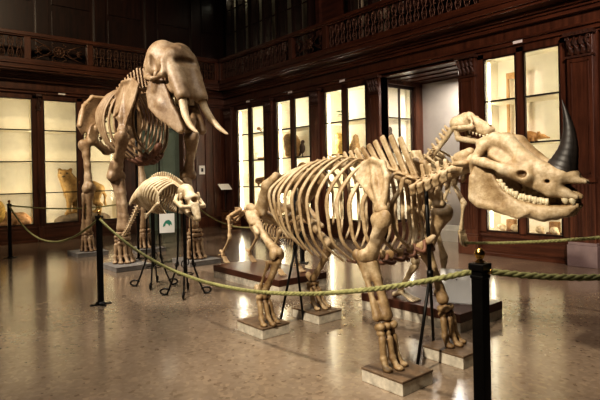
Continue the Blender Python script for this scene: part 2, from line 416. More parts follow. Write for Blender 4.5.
# ------------------------------------------------------------------ glazed cases
def area_lamp(name, loc, sx, sy, power, col=(1,.86,.62), rot=(0,0,0)):
    L = bpy.data.lights.new(name, 'AREA'); L.shape = 'RECTANGLE'; L.size = sx; L.size_y = sy; L.energy = power; L.color = col
    o = bpy.data.objects.new(name, L); COL.objects.link(o); o.location = loc; o.rotation_euler = rot; return o
ZS = (1.09, 1.79, 2.49)
def display_case(side, s0, s1, label, group, power, col, doors=None, tubes='both', depth=.62, frame='wood'):
    mid = (s0+s1)/2
    t = thing('display_case', label, 'display case', wp(side, mid, 0, 0), 0, group)
    c = MB()
    for a in ((s0, s1, -depth-.02, -depth, .33, ZL), (s0, s0+.02, -depth, -.05, .33, ZL), (s1-.02, s1, -depth, -.05, .33, ZL), (s0, s1, -depth, -.05, .33, .36), (s0, s1, -depth, -.05, ZL-.03, ZL)): wb(c, side, *a)
    objw('case_interior', c, M['cream'], t, label='cream painted interior')
    doors = doors or ((s0+.12, mid-.06), (mid+.06, s1-.12))
    f = MB(); xs = [s0]+[q for d in doors for q in d]+[s1]
    for i in range(0, len(xs), 2): wb(f, side, xs[i], xs[i+1], -.06, .0, .36, ZL)
    wb(f, side, s0, s1, -.06, 0, 3.19, ZL); wb(f, side, s0, s1, -.06, 0, .33, .385)
    objw('face_frame', f, M[frame], t, bevel=.004)
    b = wb(MB(), side, s0, s1, -.08, .0, 0, .33); wb(b, side, s0+.1, s1-.1, 0, .012, .08, .27); wb(b, side, s0, s1, 0, .02, .31, .34); wb(b, side, s0, s1, 0, .025, 0, .05)
    objw('base_panel', b, M['woodh'], t, bevel=.004)
    for a, e in doors:
        d = MB()
        for q in ((a, a+.018, .385, 3.19), (e-.018, e, .385, 3.19), (a, e, .385, .41), (a, e, 3.165, 3.19)): wb(d, side, q[0], q[1], -.045, .012, q[2], q[3])
        do = objw('door', d, M['woodd'], t)
        g = wb(MB(), side, a+.018, e-.018, -.022, -.017, .41, 3.165); obj('pane', g, M['glass'], do)
        for z in ZS: obj('glazing_bar', wb(MB(), side, a+.018, e-.018, -.035, .006, z-.011, z+.011), M['iron'], do)
    kn = MB(); k0 = doors[0][1]+.02
    p = wp(side, k0, .0, 1.35); q = wp(side, k0, .035, 1.35); kn.tube([p, q], .008, 8); kn.tube([q, wp(side, k0, .036, 1.28)], .009, 8)
    objw('lock_handle', kn, M['brass'], t, smooth=True)
    for z in (ZS[1:] if s0 == 2.91 else ZS): objw('shelf', wb(MB(), side, s0+.02, s1-.02, -depth, -.07, z-.012, z+.008), M['shelf'], t)
    if side == 'R':
        for s in (doors[0][0]+.035, doors[-1][1]-.035): objw('light_tube', MB().tube([wp(side, s, -.10, .45), wp(side, s, -.10, 3.13)], .016, 8), M['tube'], t, smooth=True)
    for s, sg in ((s0+.06, 1), (s1-.06, -1)):      # upright tubes behind the outer stiles
        d = Vector(wp(side, mid+sg*.3, -depth, 0))-Vector(wp(side, s, -.10, 0)); d.z = 0
        l = area_lamp('case_lamp', wp(side, s, -.10, 1.79), .04, 2.6, power*(1 if side == 'B' else .55 if sg > 0 else 1.5), col); l.rotation_euler = d.to_track_quat('-Z', 'Y').to_euler()
    return t
WARM, COOL = (1, .89, .68), (1, .95, .82)
display_case('B', 1.10, 2.84, 'tall glazed case at left edge holding a reclining maned animal', 'cases along the back wall', 12.5, WARM, ((1.24, 1.93), (2.05, 2.75)))
display_case('B', 2.91, 4.72, 'tall glazed case behind elephant hind legs holding a mounted lioness', 'cases along the back wall', 12.5, WARM, ((2.98, 3.70), (3.83, 4.62)))
display_case('R', 10.58, 12.09, 'brightly lit glazed case nearest the dark corner, right of the far tusk tip', 'cases along the right wall', 15, COOL)
display_case('R', 8.79, 10.30, 'lit glazed case holding a large brown nest and dark bird', 'cases along the right wall', 15, COOL)
display_case('R', 7.05, 8.53, 'brightest glazed case just left of the recess, with green leaves inside', 'cases along the right wall', 21, COOL)
display_case('R', 3.23, 4.68, 'lit glazed case behind rhinoceros horn holding an armadillo', 'cases along the right wall', 8, COOL)

# case turned sideways in the recess
t = thing('recess_cabinet', 'narrow glazed cabinet on the left flank of the recess beside white wall', 'display case', (8.34, 6.86, 0))
c = MB()
for a in ((7.93, 8.80, 7.02, 7.04, .3, 3.2), (7.90, 7.92, 6.88, 7.04, .3, 3.2), (8.78, 8.80, 6.88, 7.04, .3, 3.2), (7.92, 8.78, 6.88, 7.04, .36, .38), (7.92, 8.78, 6.88, 7.04, 3.16, 3.18)): c.box(*a)
objw('case_interior', c, M['cream'], t)
d = MB()
for a in ((7.90, 7.96, .36, 3.16), (8.72, 8.80, .36, 3.16), (8.325, 8.345, .42, 3.10), (7.90, 8.80, .36, .42), (7.90, 8.80, 3.10, 3.16)): d.box(a[0], a[1], 6.82, 6.87, a[2], a[3])
do = objw('door', d, M['woodd'], t)
obj('pane', MB().box(7.96, 8.72, 6.842, 6.846, .42, 3.10), M['glass'], do)
for z in ZS: obj('glazing_bar', MB().box(7.96, 8.72, 6.83, 6.86, z-.01, z+.01), M['iron'], do)
for z in ZS: objw('shelf', MB().box(7.93, 8.77, 6.89, 7.02, z-.01, z+.008), M['shelf'], t)
l = area_lamp('case_lamp', (7.98, 6.91, 1.8), .03, 2.4, 5, COOL); l.rotation_euler = Vector((1, .3, 0)).to_track_quat('-Z', 'Y').to_euler()
l = area_lamp('case_lamp', (8.74, 6.91, 1.8), .03, 2.4, 5, COOL); l.rotation_euler = Vector((-1, .3, 0)).to_track_quat('-Z', 'Y').to_euler()
area_lamp('recess_fill', (8.3, 5.6, 3.18), .7, .5, 62, (1, .93, .84))  # fill light added to brighten the recess wall, no fixture behind it
# low white ledge at the foot of the recess wall
t = thing('white_ledge_box', 'low white open box on the floor against the recess wall', 'box', (8.86, 5.75, 0))
c = MB()
for a in ((8.74, 8.77, 5.15, 6.35, .0, .22), (8.95, 8.98, 5.15, 6.35, .0, .30), (8.74, 8.98, 5.15, 5.18, .0, .22), (8.74, 8.98, 6.32, 6.35, .0, .22)): c.box(*a)
objw('sides', c, M['white'], t); objw('bottom', MB().box(8.77, 8.95, 5.18, 6.32, .0, .05), M['shelf'], t)

# enamel number plates over the cases
for side, s, z, lab in (('B', 3.365, 3.335, 'small white number plate above the lioness case'), ('R', 11.33, 3.335, 'small white number plate above the case nearest the corner'),
                        ('R', 9.55, 3.335, 'small white number plate above the case with the brown nest'), ('R', 7.79, 3.335, 'small white number plate above the brightest case'),
                        ('R', 3.95, 3.335, 'small white number plate above the armadillo case')):
    tag(obj('number_plate', wb(MB(), side, s-.075, s+.075, .05, .062, z-.022, z+.022), M['card'], bevel=.003), lab, 'plate', 'number plates on the cornice')

# ------------------------------------------------------------------ gallery railings
def ring_baluster(side, h=.46):
    mb = MB(); z0 = 3.98
    def P(s, z): return wp(side, s, .36, z0+z*h)
    for s in (-.055, .055):
        mb.tube([P(s*q, z) for q, z in ((.25, 0), (.75, .12), (1, .28), (.6, .42), (.3, .5), (.6, .58), (1, .72), (.75, .88), (.25, 1))], .011, 6)
    mb.tube([P(0, 0), P(0, .16)], .012, 6); mb.tube([P(0, .84), P(0, 1)], .012, 6)
    for z in (.28, .72): mb.tube([P(.028*math.cos(a), z+.06*math.sin(a)) for a in np.linspace(0, 2*PI, 11)[:-1]], .009, 5, closed=True)
    mb.tube([P(-.075, .5), P(.075, .5)], .010, 6)
    return mb
def railing(side, segs, label):
    a = min(q[0] for q in segs); b = max(q[1] for q in segs); e = 0 if side == 'R' else .02
    t = thing('gallery_railing', label, 'railing', wp(side, (a+b)/2, .36, 3.90))
    objw('top_rail', wb(wb(MB(), side, a-.1, b+e, .30, .44, 4.47, 4.55), side, a-.1, b+e, .32, .42, 4.44, 4.47), M['woodh'], t, bevel=.01)
    objw('bottom_rail', wb(MB(), side, a-.1, b+e, .31, .42, 3.90, 3.98), M['woodh'], t, bevel=.006)
    base = mesh_of('baluster', *(lambda m: (m.v, m.f))(ring_baluster(side)), M['castiron'], True)
    for s in sorted({q for x in segs for q in x[:2]}):
        objw('post', wb(MB(), side, s-.065, s+.065, .31, .43, 3.98, 4.44), M['wood'], t, bevel=.006)
    for s0, s1, kind in segs:
        if kind == 'ring':
            n = int(round((s1-s0-.13)/.165)); 
            for k in range(n):
                s = s0+.065+(s1-s0-.13)*(k+.5)/n
                o = link('baluster', base, t); o.location = Vector(wp(side, s, 0, 0))-Vector(wp(side, 0, 0, 0))-t.location
        else:
            m = MB(); c = (s0+s1)/2; w = (s1-s0)/2-.07
            P = lambda u, z: wp(side, c+u, .36, z)
            for sx in (-1, 1):
                for sz in (-1, 1):
                    m.tube([P(sx*.10, 4.21+sz*.04), P(sx*w, 4.21+sz*.225)], .013, 6)
                    m.tube([P(sx*(.16+.3*q), 4.21+sz*.10*math.sin(q*PI)) for q in np.linspace(0, 1, 8)], .011, 6)
                    m.tube([P(sx*(.10*math.sin(q*3)+.05), 4.21+sz*(.08+.12*q)) for q in np.linspace(0, 1, 6)], .011, 6)
                for k in range(3): m.tube([P(sx*w*.62, 4.21), P(sx*w*.85, 4.21+(k-1)*.09)], [.012, .022], 6)
            m.tube([P(.11*math.cos(q), 4.21+.11*math.sin(q)) for q in np.linspace(0, 2*PI, 17)[:-1]], .015, 6, closed=True)
            for k in range(8):
                q = k*PI/4; m.tube([P(0, 4.21), P(.085*math.cos(q), 4.21+.085*math.sin(q))], [.02, .028], 6)
            objw('lattice_panel', m, M['castiron'], t, smooth=True)
    return t
railing('B', [(-2.2, -1.0, 'x'), (-1.0, 2.60, 'ring'), (2.60, 3.89, 'x'), (3.89, 7.24, 'ring')], 'wooden gallery railing with ironwork along the back wall above elephant')
railing('R', [(2.6, 4.3, 'ring'), (4.3, 7.91, 'ring'), (7.91, 9.05, 'x'), (9.05, 12.14, 'ring')], 'wooden gallery railing with ironwork along the right wall above lit cases')

# dim bookcases on the upper gallery
for i, (a, b, lab) in enumerate(((11.3, 12.48, 'dim glazed gallery bookcase in the upper corner'), (10.1, 11.26, 'dim glazed gallery bookcase second from the upper corner'),
                          (8.9, 10.06, 'dim glazed gallery bookcase beside the dark red upper panel'), (6.4, 7.65, 'dim glazed gallery bookcase right of the dark red upper panel'))):
    t = thing('gallery_bookcase', lab, 'bookcase', (7.95, (a+b)/2, 3.88), 0, 'upper gallery bookcases'); mid = (a+b)/2
    objw('back_board', wb(MB(), 'R', a, b, -.28, -.27, 3.92, 6.6), M['shelf'], t)
    f = MB()
    for s0, s1 in ((a, a+.07), (b-.07, b), (mid-.05, mid+.05)): wb(f, 'R', s0, s1, -.27, -.02, 3.9, 6.6)
    wb(f, 'R', a, b, -.27, -.02, 3.9, 4.05); wb(f, 'R', a, b, -.27, -.02, 6.5, 6.7)
    objw('frame', f, M['woodd'], t)
    for s0, s1 in ((a+.07, mid-.05), (mid+.05, b-.07)):
        d = MB()
        for z in (4.70, 5.35, 6.0): wb(d, 'R', s0, s1, -.06, -.03, z-.012, z+.012)
        wb(d, 'R', (s0+s1)/2-.012, (s0+s1)/2+.012, -.06, -.03, 4.05, 6.5)
        do = objw('door', d, M['woodd'], t); obj('pane', wb(MB(), 'R', s0, s1, -.05, -.047, 4.05, 6.5), M['glass'], do)
    area_lamp('gallery_fill', (7.85, mid, 6.45), .1, .8, 2.2, (.95, .92, .75))  # weak fill added inside so the panes glow dimly instead of going black
mb = wb(MB(), 'R', 7.69, 8.86, -.28, -.24, 3.9, ZC); wb(mb, 'R', 7.72, 7.85, -.24, -.16, 3.9, ZC); wb(mb, 'R', 8.70, 8.83, -.24, -.16, 3.9, ZC)
struct('trim_11', mb, M['plinthred'])
# ------------------------------------------------------------------ skeleton building blocks
def lerp_tab(tab, x):
    xs = [t[0] for t in tab]; return float(np.interp(x, xs, [t[1] for t in tab]))
def vertebra_ops(p, d, tip, rb, tl, rs, blen):
    """body along d at p, neural spine up to tip, side wings of length tl."""
    p, d, tip = V3(p), V3(d), V3(tip); d = d/np.linalg.norm(d); up = tip-p; n = np.linalg.norm(up); up = up/n
    f = np.cross(np.array([0, 1., 0]), up); f /= np.linalg.norm(f)
    w = rs*.95
    ops = [cap(p-d*blen*.36, p+d*blen*.36, rb)]
    base = p+up*rb
    ops += [cap(base+f*w, tip+f*w*.8, rs*.8, rs*.9), cap(base-f*w, tip-f*w*.8, rs*.8, rs*.9)]
    if tl:
        for s in (-1, 1): ops.append(cap(p+up*rb*.6, p+up*rb*.9+np.array([0, s*tl, 0]), rs*1.3, rs*.9))
    return ops
def spine(root, mat, nodes, res, names='vertebra', k=.01):
    """nodes: (x, z_body, x_tip, z_tip, r_body, wing, r_spine)"""
    for i, q in enumerate(nodes):
        a = nodes[max(i-1, 0)]; b = nodes[min(i+1, len(nodes)-1)]
        d = (b[0]-a[0], 0, b[1]-a[1]); L = math.hypot(d[0], d[2])/(2 if 0 < i < len(nodes)-1 else 1)
        bone(names, vertebra_ops((q[0], 0, q[1]), d, (q[2], 0, q[3]), q[4], q[5], q[6], L), mat, root, res, k)
def rib(root, mat, pts, r, flat=.6):
    P = spline(pts, 6); n = len(P)
    R = [r*(1.15-.35*abs(2*i/(n-1)-.9)) for i in range(n)]; R[-1] *= .8
    for s in (1, -1):
        mb = MB(); mb.tube([(p[0], s*p[1], p[2]) for p in P], R, 9, ref=(1, 0, 0), flat=flat)
        obj('rib', mb, mat, root, smooth=True)
def foot_ops(ank, toes, r, hoof=0, cr=1.5):
    """cluster of wrist bones at ank, digits running to each toe point."""
    ank = V3(ank); ops = []
    t0 = np.mean([V3(t) for t in toes], 0)
    for t in toes:
        t = V3(t); side = np.array([0, (t-t0)[1]*.65, 0]); fx = np.array([(t-t0)[0]*.3, 0, 0])
        a = ank+side+fx; h = a[2]-t[2]
        k1 = a+(t-a)*.28; k1[2] = a[2]-h*.30; k2 = a+(t-a)*.55; k2[2] = t[2]+h*.26
        ops += [ell(a, (r*cr, r*cr*.9, r*cr*.8)), ell(a+(0, 0, -r*1.9), (r*cr, r*cr*.8, r*cr*.7)), cap(k1, k2, r*1.15, r*.95), ell(k2, (r*1.25,)*3), cap(k2, t+(0, 0, r*.8), r, r*.9)]
        if hoof: ops.append(ell(t+(hoof*.3, 0, r*.55), (r*1.7, r*1.35, r*.9)))
    return ops

# ================================================================== RHINOCEROS
BT = .092
R_ = thing('rhinoceros_skeleton', 'large horned rhinoceros skeleton standing on four wooden blocks in the foreground', 'skeleton', (2.92, 2.986, 0), -PI/2)
b = M['rhino']
tipz = [(-.80, 1.33), (-.55, 1.425), (-.35, 1.475), (-.15, 1.51), (.03, 1.53), (.2, 1.55), (.33, 1.585), (.41, 1.625), (.55, 1.625), (.66, 1.57), (.75, 1.45)]
bodz = [(-.80, 1.25), (-.5, 1.36), (-.2, 1.43), (.1, 1.45), (.28, 1.43), (.45, 1.385), (.6, 1.33), (.75, 1.28)]
nodes = []
xs = list(np.linspace(-.68, .74, 18))
for x in xs:
    lean = -.05-.10*max(0, min(1, (x-.05)/.5)); tz = lerp_tab(tipz, x+lean)
    nodes.append((x, lerp_tab(bodz, x), x+lean, tz, .036, .085 if x < -.42 else .05, (.0115 if x < .2 else .0150)))
spine(R_, b, nodes, .0105)
neck = [(.80, 1.283), (.863, 1.297), (.926, 1.318), (.988, 1.342), (1.05, 1.368)]
nk = []
for i, (x, z) in enumerate(neck): nk.append((x, z, x-.025, z+.125-.01*i, .044, .07, .011))
spine(R_, b, nk, .011)
for x, z in neck:
    bone('neck_process', [cap((x+.012, .07, z+.02), (x-.02, .125, z-.03), .014, .012), plate([(-.022, .0), (.012, .005), (.008, -.06), (-.026, -.075)], (x-.01, .12, z-.01), (1, -.5, .1), (0, .35, 1), .004, .005)], b, R_, .009, mirror=True)
bone('axis_vertebra', [cap((1.07, 0, 1.375), (1.15, 0, 1.40), .047), cap((1.06, 0, 1.45), (1.15, 0, 1.475), .03, .035), cap((1.10, 0, 1.40), (1.10, 0, 1.46), .03)]+[cap((1.10, 0, 1.38), (1.06, s*.09, 1.37), .022) for s in (-1, 1)], b, R_, .011)
bone('atlas_vertebra', [ell((1.19, 0, 1.42), (.045, .08, .055))]+[ell((1.175, s*.11, 1.405), (.055, .075, .022), (0, 0, s*.3)) for s in (-1, 1)], b, R_, .011)
bone('sacrum', [cap((-.70, 0, 1.275), (-.98, 0, 1.17), .05, .03), cap((-.70, 0, 1.34), (-.95, 0, 1.22), .02, .018)]+[ell((-.76, s*.08, 1.265), (.07, .08, .03)) for s in (-1, 1)], b, R_, .012)
for i, (x, z) in enumerate(((-1.01, 1.14), (-1.045, 1.09), (-1.07, 1.035), (-1.085, .98), (-1.092, .93))):
    bone('tail_vertebra', [cap((x, 0, z+.016), (x-.006, 0, z-.016), .024-.003*i), cap((x, -.03+.004*i, z), (x, .03-.004*i, z), .011)], b, R_, .008)
# ribs
wt = [(-.45, .355), (-.2, .415), (.1, .42), (.4, .36), (.6, .27), (.75, .18)]
zbt = [(-.45, .93), (-.35, .84), (-.1, .73), (.2, .70), (.5, .735), (.75, .85)]
for i, x in enumerate(np.linspace(-.42, .735, 14)):
    W = lerp_tab(wt, x); zb = lerp_tab(zbt, x); zs = lerp_tab(bodz, x)+.02; H = zs-zb; sw = .05+.03*max(0, -x)
    e = .78 if x < -.25 else .66 if x < .2 else .50
    rib(R_, b, [(x, .035, zs), (x-.012, .13, zs+.015), (x-sw*.8, W*.72, zs-.09*H-.02), (x-sw*1.5, W*.98, zs-.34*H), (x-sw*1.4, W*.98, zs-.58*H), (x-sw*.9, W*.92, zs-.80*H), (x-.01, W*e, zb)], (.0165 if x < .3 else .018))
bone('sternum', [cap((.30, 0, .755), (.50, 0, .765), .03), cap((.50, 0, .765), (.74, 0, .83), .03, .035), cap((.74, 0, .83), (.86, 0, .92), .035, .02)], b, R_, .012)
cm = MB()
for s in (1, -1):
    for x in np.linspace(.15, .72, 8):
        W = lerp_tab(wt, x); zb = lerp_tab(zbt, x); cm.tube(spline([(x+.05, s*W*.42, zb+.005), (x+.10, s*W*.25, zb-.012), (max(x+.08, .32), s*.02, lerp_tab([(.3, .755), (.5, .765), (.86, .92)], x+.08))], 4), .014, 7)
obj('costal_cartilage', cm, M['carti'], R_, smooth=True, label='dark brown rib cartilage')
# shoulder blades
poly = [(.45, 1.37), (.50, 1.43), (.575, 1.462), (.67, 1.44), (.725, 1.38), (.745, 1.30), (.735, 1.19), (.715, 1.11), (.66, 1.12), (.61, 1.19), (.52, 1.27), (.46, 1.32)]
poly = [(x-.015-.11*(z-1.11), z) for x, z in poly]
SH = lambda x, y, z: (x-.015-.11*(z-1.11), y, z)
bone('scapula', [plate([(x, z-1.1) for x, z in poly], (0, -.325, 1.10), (1, 0, 0), (0, .30, .95), .007, .005, .25),
     cap(SH(.585, -.235, 1.42), SH(.625, -.285, 1.30), .012, .022), cap(SH(.625, -.285, 1.30), SH(.69, -.325, 1.15), .022, .014), ell(SH(.70, -.32, 1.115), (.055, .04, .04)),
     cap(SH(.455, -.255, 1.33), SH(.51, -.235, 1.425), .020), cap(SH(.51, -.235, 1.43), SH(.585, -.232, 1.455), .018), cap(SH(.585, -.232, 1.455), SH(.68, -.232, 1.425), .018), cap(SH(.68, -.235, 1.43), SH(.738, -.275, 1.33), .018), cap(SH(.738, -.275, 1.33), SH(.725, -.31, 1.17), .018), cap(SH(.46, -.25, 1.32), SH(.62, -.30, 1.19), .015, .02)], b, R_, .008, .02, mirror=True)
bone('humerus', longbone((.69, -.325, 1.045), (.565, -.315, .80), .038, .062, .055, (.01, 0, -.01))+[ell((.735, -.345, 1.06), (.045, .04, .06)), ell((.66, -.33, 1.05), (.05, .05, .05)), cap((.72, -.36, 1.02), (.64, -.36, .93), .03, .022), ell((.545, -.26, .79), (.04, .04, .045)), ell((.55, -.37, .80), (.04, .035, .045))], b, R_, .010, .025, mirror=True)
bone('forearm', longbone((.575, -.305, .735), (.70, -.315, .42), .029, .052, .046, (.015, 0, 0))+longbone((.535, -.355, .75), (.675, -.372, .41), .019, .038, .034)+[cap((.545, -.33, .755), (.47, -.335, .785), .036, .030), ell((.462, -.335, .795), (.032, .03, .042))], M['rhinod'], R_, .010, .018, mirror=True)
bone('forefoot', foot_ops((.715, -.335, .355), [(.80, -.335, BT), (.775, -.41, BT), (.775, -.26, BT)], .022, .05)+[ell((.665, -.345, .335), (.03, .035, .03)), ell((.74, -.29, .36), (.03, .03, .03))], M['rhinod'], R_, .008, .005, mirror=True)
# pelvis and hind legs
bone('pelvis', sum([[cap((-.54, s*.29, 1.335), (-.64, s*.29, 1.27), .035, .05), cap((-.64, s*.29, 1.27), (-.80, s*.235, 1.09), .05, .055), cap((-.56, s*.26, 1.36), (-.66, s*.11, 1.335), .03, .035), cap((-.66, s*.12, 1.325), (-.76, s*.20, 1.13), .035, .045), cap((-.62, s*.20, 1.30), (-.74, s*.20, 1.16), .04),
     ell((-.83, s*.235, 1.05), (.07, .05, .075)), cap((-.86, s*.21, 1.05), (-1.03, s*.15, 1.03), .042, .035), cap((-1.03, s*.15, 1.03), (-1.08, s*.17, 1.06), .04, .045), cap((-1.03, s*.14, 1.02), (-.98, s*.03, .93), .03), cap((-.83, s*.2, 1.02), (-.84, s*.02, .92), .032), cap((-.84, s*.02, .915), (-.98, s*.02, .93), .03)] for s in (-1, 1)], []), b, R_, .012, .02)
bone('iliac_knob', [ell((-.555, 0.0, 1.40), (.03, .035, .03)), cap((-.555, 0, 1.40), (-.60, 0, 1.34), .02)], M['pale'], R_, .009, label='pale rounded knob on the loins')
for s, kx, hx, tx in ((-1, -.455, -.655, -.575), (1, -.54, -.775, -.655)):
    bone('femur', longbone((-.845, s*.30, 1.0), (kx-.02, s*.335, .725), .030, .052, .048, (-.01, 0, -.02))+[ell((-.835, s*.25, 1.03), (.045, .045, .045)), cap((-.88, s*.33, 1.02), (-.81, s*.35, .94), .032, .022), cap((-.74, s*.36, .91), (-.68, s*.375, .87), .022), ell((kx, s*.30, .695), (.038, .028, .046)), ell((kx-.01, s*.375, .70), (.038, .028, .046)), ell((kx+.045, s*.34, .73), (.026, .03, .034))], b, R_, .009, .02)
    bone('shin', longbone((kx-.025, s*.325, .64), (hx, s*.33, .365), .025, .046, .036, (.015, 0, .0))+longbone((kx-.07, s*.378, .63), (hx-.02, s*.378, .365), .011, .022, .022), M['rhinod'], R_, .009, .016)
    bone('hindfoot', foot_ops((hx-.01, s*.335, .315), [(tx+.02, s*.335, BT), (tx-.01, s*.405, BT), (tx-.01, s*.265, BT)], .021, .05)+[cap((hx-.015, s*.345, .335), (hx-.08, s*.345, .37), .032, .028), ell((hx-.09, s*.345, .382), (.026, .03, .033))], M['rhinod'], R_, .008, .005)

# skull
sk = []
for s in (-1, 1):
    sk += chain([(1.285, s*.06, 1.515), (1.36, s*.06, 1.540), (1.44, s*.062, 1.520), (1.54, s*.062, 1.412), (1.63, s*.055, 1.352), (1.72, s*.042, 1.318)], [.048, .046, .046, .05, .05, .046])
    sk += [cap((1.72, s*.035, 1.315), (1.84, s*.013, 1.288), .036, .012), cap((1.30, s*.095, 1.51), (1.245, s*.105, 1.41), .032, .032), cap((1.245, s*.105, 1.41), (1.235, s*.10, 1.35), .032, .022),
           cap((1.26, s*.13, 1.42), (1.35, s*.168, 1.408), .026, .028), cap((1.35, s*.168, 1.408), (1.46, s*.162, 1.368), .028, .032), cap((1.46, s*.162, 1.368), (1.57, s*.11, 1.322), .034, .045),
           cap((1.515, s*.105, 1.415), (1.575, s*.10, 1.365), .026, .028), cap((1.45, s*.065, 1.375), (1.68, s*.045, 1.255), .06, .052), cap((1.68, s*.045, 1.25), (1.74, s*.035, 1.228), .045, .030), cap((1.74, s*.035, 1.228), (1.795, s*.028, 1.207), .030, .018),
           cap((1.37, s*.07, 1.45), (1.50, s*.085, 1.37), .05, .05), cap((1.62, s*.055, 1.32), (1.69, s*.045, 1.28), .05, .045)]
sk += [ell((1.36, 0, 1.45), (.095, .085, .085)), ell((1.225, 0, 1.41), (.04, .06, .035)), cap((1.30, 0, 1.40), (1.62, 0, 1.30), .06, .05), ell((1.725, 0, 1.325), (.085, .062, .045))]
for s in (-1, 1):
    sk += [Cut(ell((1.415, s*.165, 1.462), (.115, .062, .040), (0, .45, 0)), .025), Cut(ell((1.565, s*.165, 1.335), (.026, .045, .022)), .008), Cut(ell((1.385, s*.135, 1.352), (.050, .06, .020)), .01), Cut(ell((1.675, s*.105, 1.293), (.014, .05, .010)), .006)]
sko = bone('skull', sk, b, R_, .0075, .016)
hp = spline([(1.698, 0, 1.325, .102), (1.712, 0, 1.355, .090), (1.732, 0, 1.405, .070), (1.750, 0, 1.465, .053), (1.757, 0, 1.535, .038), (1.753, 0, 1.60, .026), (1.740, 0, 1.67, .014), (1.722, 0, 1.738, .002)], 6)
hm = MB(); hm.tube([p[:3] for p in hp], [p[3]*(1+.02*math.sin(i*2.1)) for i, p in enumerate(hp)], 20, ref=(1, 0, 0), flat=.78)
obj('horn', hm, M['horn'], sko, smooth=True, label='tall black curved horn')
def tooth_row(pts, n, size, up, root):
    P = spline(pts, 8)
    for s in (-1, 1):
        m = MB()
        for k in range(n):
            q = P[int(round((len(P)-1)*(k+.5)/n))]; w = size*(1.0-.25*k/n)*(1+.12*math.sin(k*2.3))
            for dx in (-.26, .24):
                m.tube([(q[0]+dx*w, s*q[1], q[2]), (q[0]+dx*w, s*q[1], q[2]+up*.6), (q[0]+dx*w+.003, s*q[1]*(1.02 if dx > 0 else .98), q[2]+up*(1 if dx > 0 else .85))], [w*.27, w*.31, w*.12], 7)
        obj('tooth_row', m, M['tooth'], root, smooth=True, label='row of pale ridged teeth')
tooth_row([(1.40, .118, 1.322), (1.445, .118, 1.268), (1.52, .106, 1.232), (1.60, .090, 1.210), (1.675, .072, 1.196)], 10, .042, -.040, sko)
md = []
mp = [(1.285, 1.425), (1.240, 1.33), (1.228, 1.24), (1.235, 1.18), (1.275, 1.148), (1.38, 1.135), (1.52, 1.09), (1.58, 1.12), (1.50, 1.19), (1.435, 1.235), (1.385, 1.31), (1.345, 1.40)]
for s in (-1, 1):
    md += [plate(mp, (0, s*.118, 0), (1, 0, 0), (0, 0, 1), .010, .010), cap((1.47, s*.105, 1.155), (1.64, s*.066, 1.118), .045, .046), cap((1.64, s*.066, 1.118), (1.745, s*.034, 1.130), .046, .032), cap((1.745, s*.034, 1.130), (1.795, s*.022, 1.160), .030, .017),
           cap((1.245, s*.128, 1.32), (1.243, s*.128, 1.20), .02, .022), cap((1.243, s*.128, 1.20), (1.285, s*.124, 1.165), .022), cap((1.285, s*.124, 1.165), (1.44, s*.12, 1.135), .020, .03), cap((1.275, s*.09, 1.425), (1.275, s*.15, 1.425), .02), Cut(ell((1.33, s*.16, 1.27), (.05, .025, .07)), .02)]
mdo = bone('mandible', md, b, R_, .0078, .016)
tooth_row([(1.44, .110, 1.222), (1.50, .102, 1.182), (1.58, .087, 1.158), (1.67, .068, 1.146)], 9, .040, .040, mdo)
for s in (-1, 1):
    m = MB(); m.tube([(1.74, s*.036, 1.225), (1.745, s*.038, 1.195), (1.752, s*.038, 1.168)], [.016, .021, .012], 8); m.tube([(1.775, s*.032, 1.212), (1.782, s*.034, 1.185), (1.79, s*.034, 1.165)], [.014, .018, .010], 8)
    obj('incisor_pair', m, M['tooth'], sko, smooth=True, label='white front teeth')

# iron props for the rhinoceros: straight rods from floor to spine
def prop(label, feet, top, low, r=.011, rz=0):
    t = thing('iron_prop', label, 'support', (sum(f[0] for f in feet)/len(feet), sum(f[1] for f in feet)/len(feet), 0), 0, 'iron props under the rhinoceros')
    for f in feet: objw('rod', MB().tube([f, low], r, 8), M['iron'], t, smooth=True)
    objw('upright', MB().tube([low, top], r*1.25, 8), M['iron'], t, smooth=True)
    objw('collar', MB().tube([(low[0], low[1], low[2]-.02), (low[0], low[1], low[2]+.03)], r*2, 8), M['iron'], t, smooth=True)
    return t
prop('black iron prop beside front legs of the rhinoceros, splitting above the floor', [(2.80, 2.20, .0), (3.30, 2.42, 0)], (2.92, 2.18, 1.30), (2.92, 2.16, .66))
prop('black iron prop beside hind legs of the rhinoceros, splitting above the floor', [(2.80, 3.72, 0), (3.10, 3.74, 0)], (2.92, 3.62, 1.26), (2.92, 3.62, .70))
def block(label, cx, cy, sx, sy, h, top, side, group, rz=0, name='pedestal_block'):
    t = thing(name, label, 'block', (cx, cy, 0), rz, group)
    obj('block_body', MB().box(-sx/2, sx/2, -sy/2, sy/2, 0, h-.016), M[side], t, bevel=.004)
    obj('block_top', MB().box(-sx/2-.003, sx/2+.003, -sy/2-.003, sy/2+.003, h-.016, h), M[top], t, bevel=.004)
    return t
g = 'worn blocks under the rhinoceros feet'
block('worn white and brown block under rhinoceros near front foot', 2.60, 2.20, .30, .34, BT, 'blocktop', 'blockside', g)
block('worn white and brown block under rhinoceros far front foot', 3.245, 2.20, .30, .34, BT, 'blocktop', 'blockside', g)
block('worn white and brown block under rhinoceros near hind foot', 2.61, 3.70, .29, .38, BT, 'blocktop', 'blockside', g)
block('worn white and brown block under rhinoceros far hind foot', 3.235, 3.70, .29, .38, BT, 'blocktop', 'blockside', g)
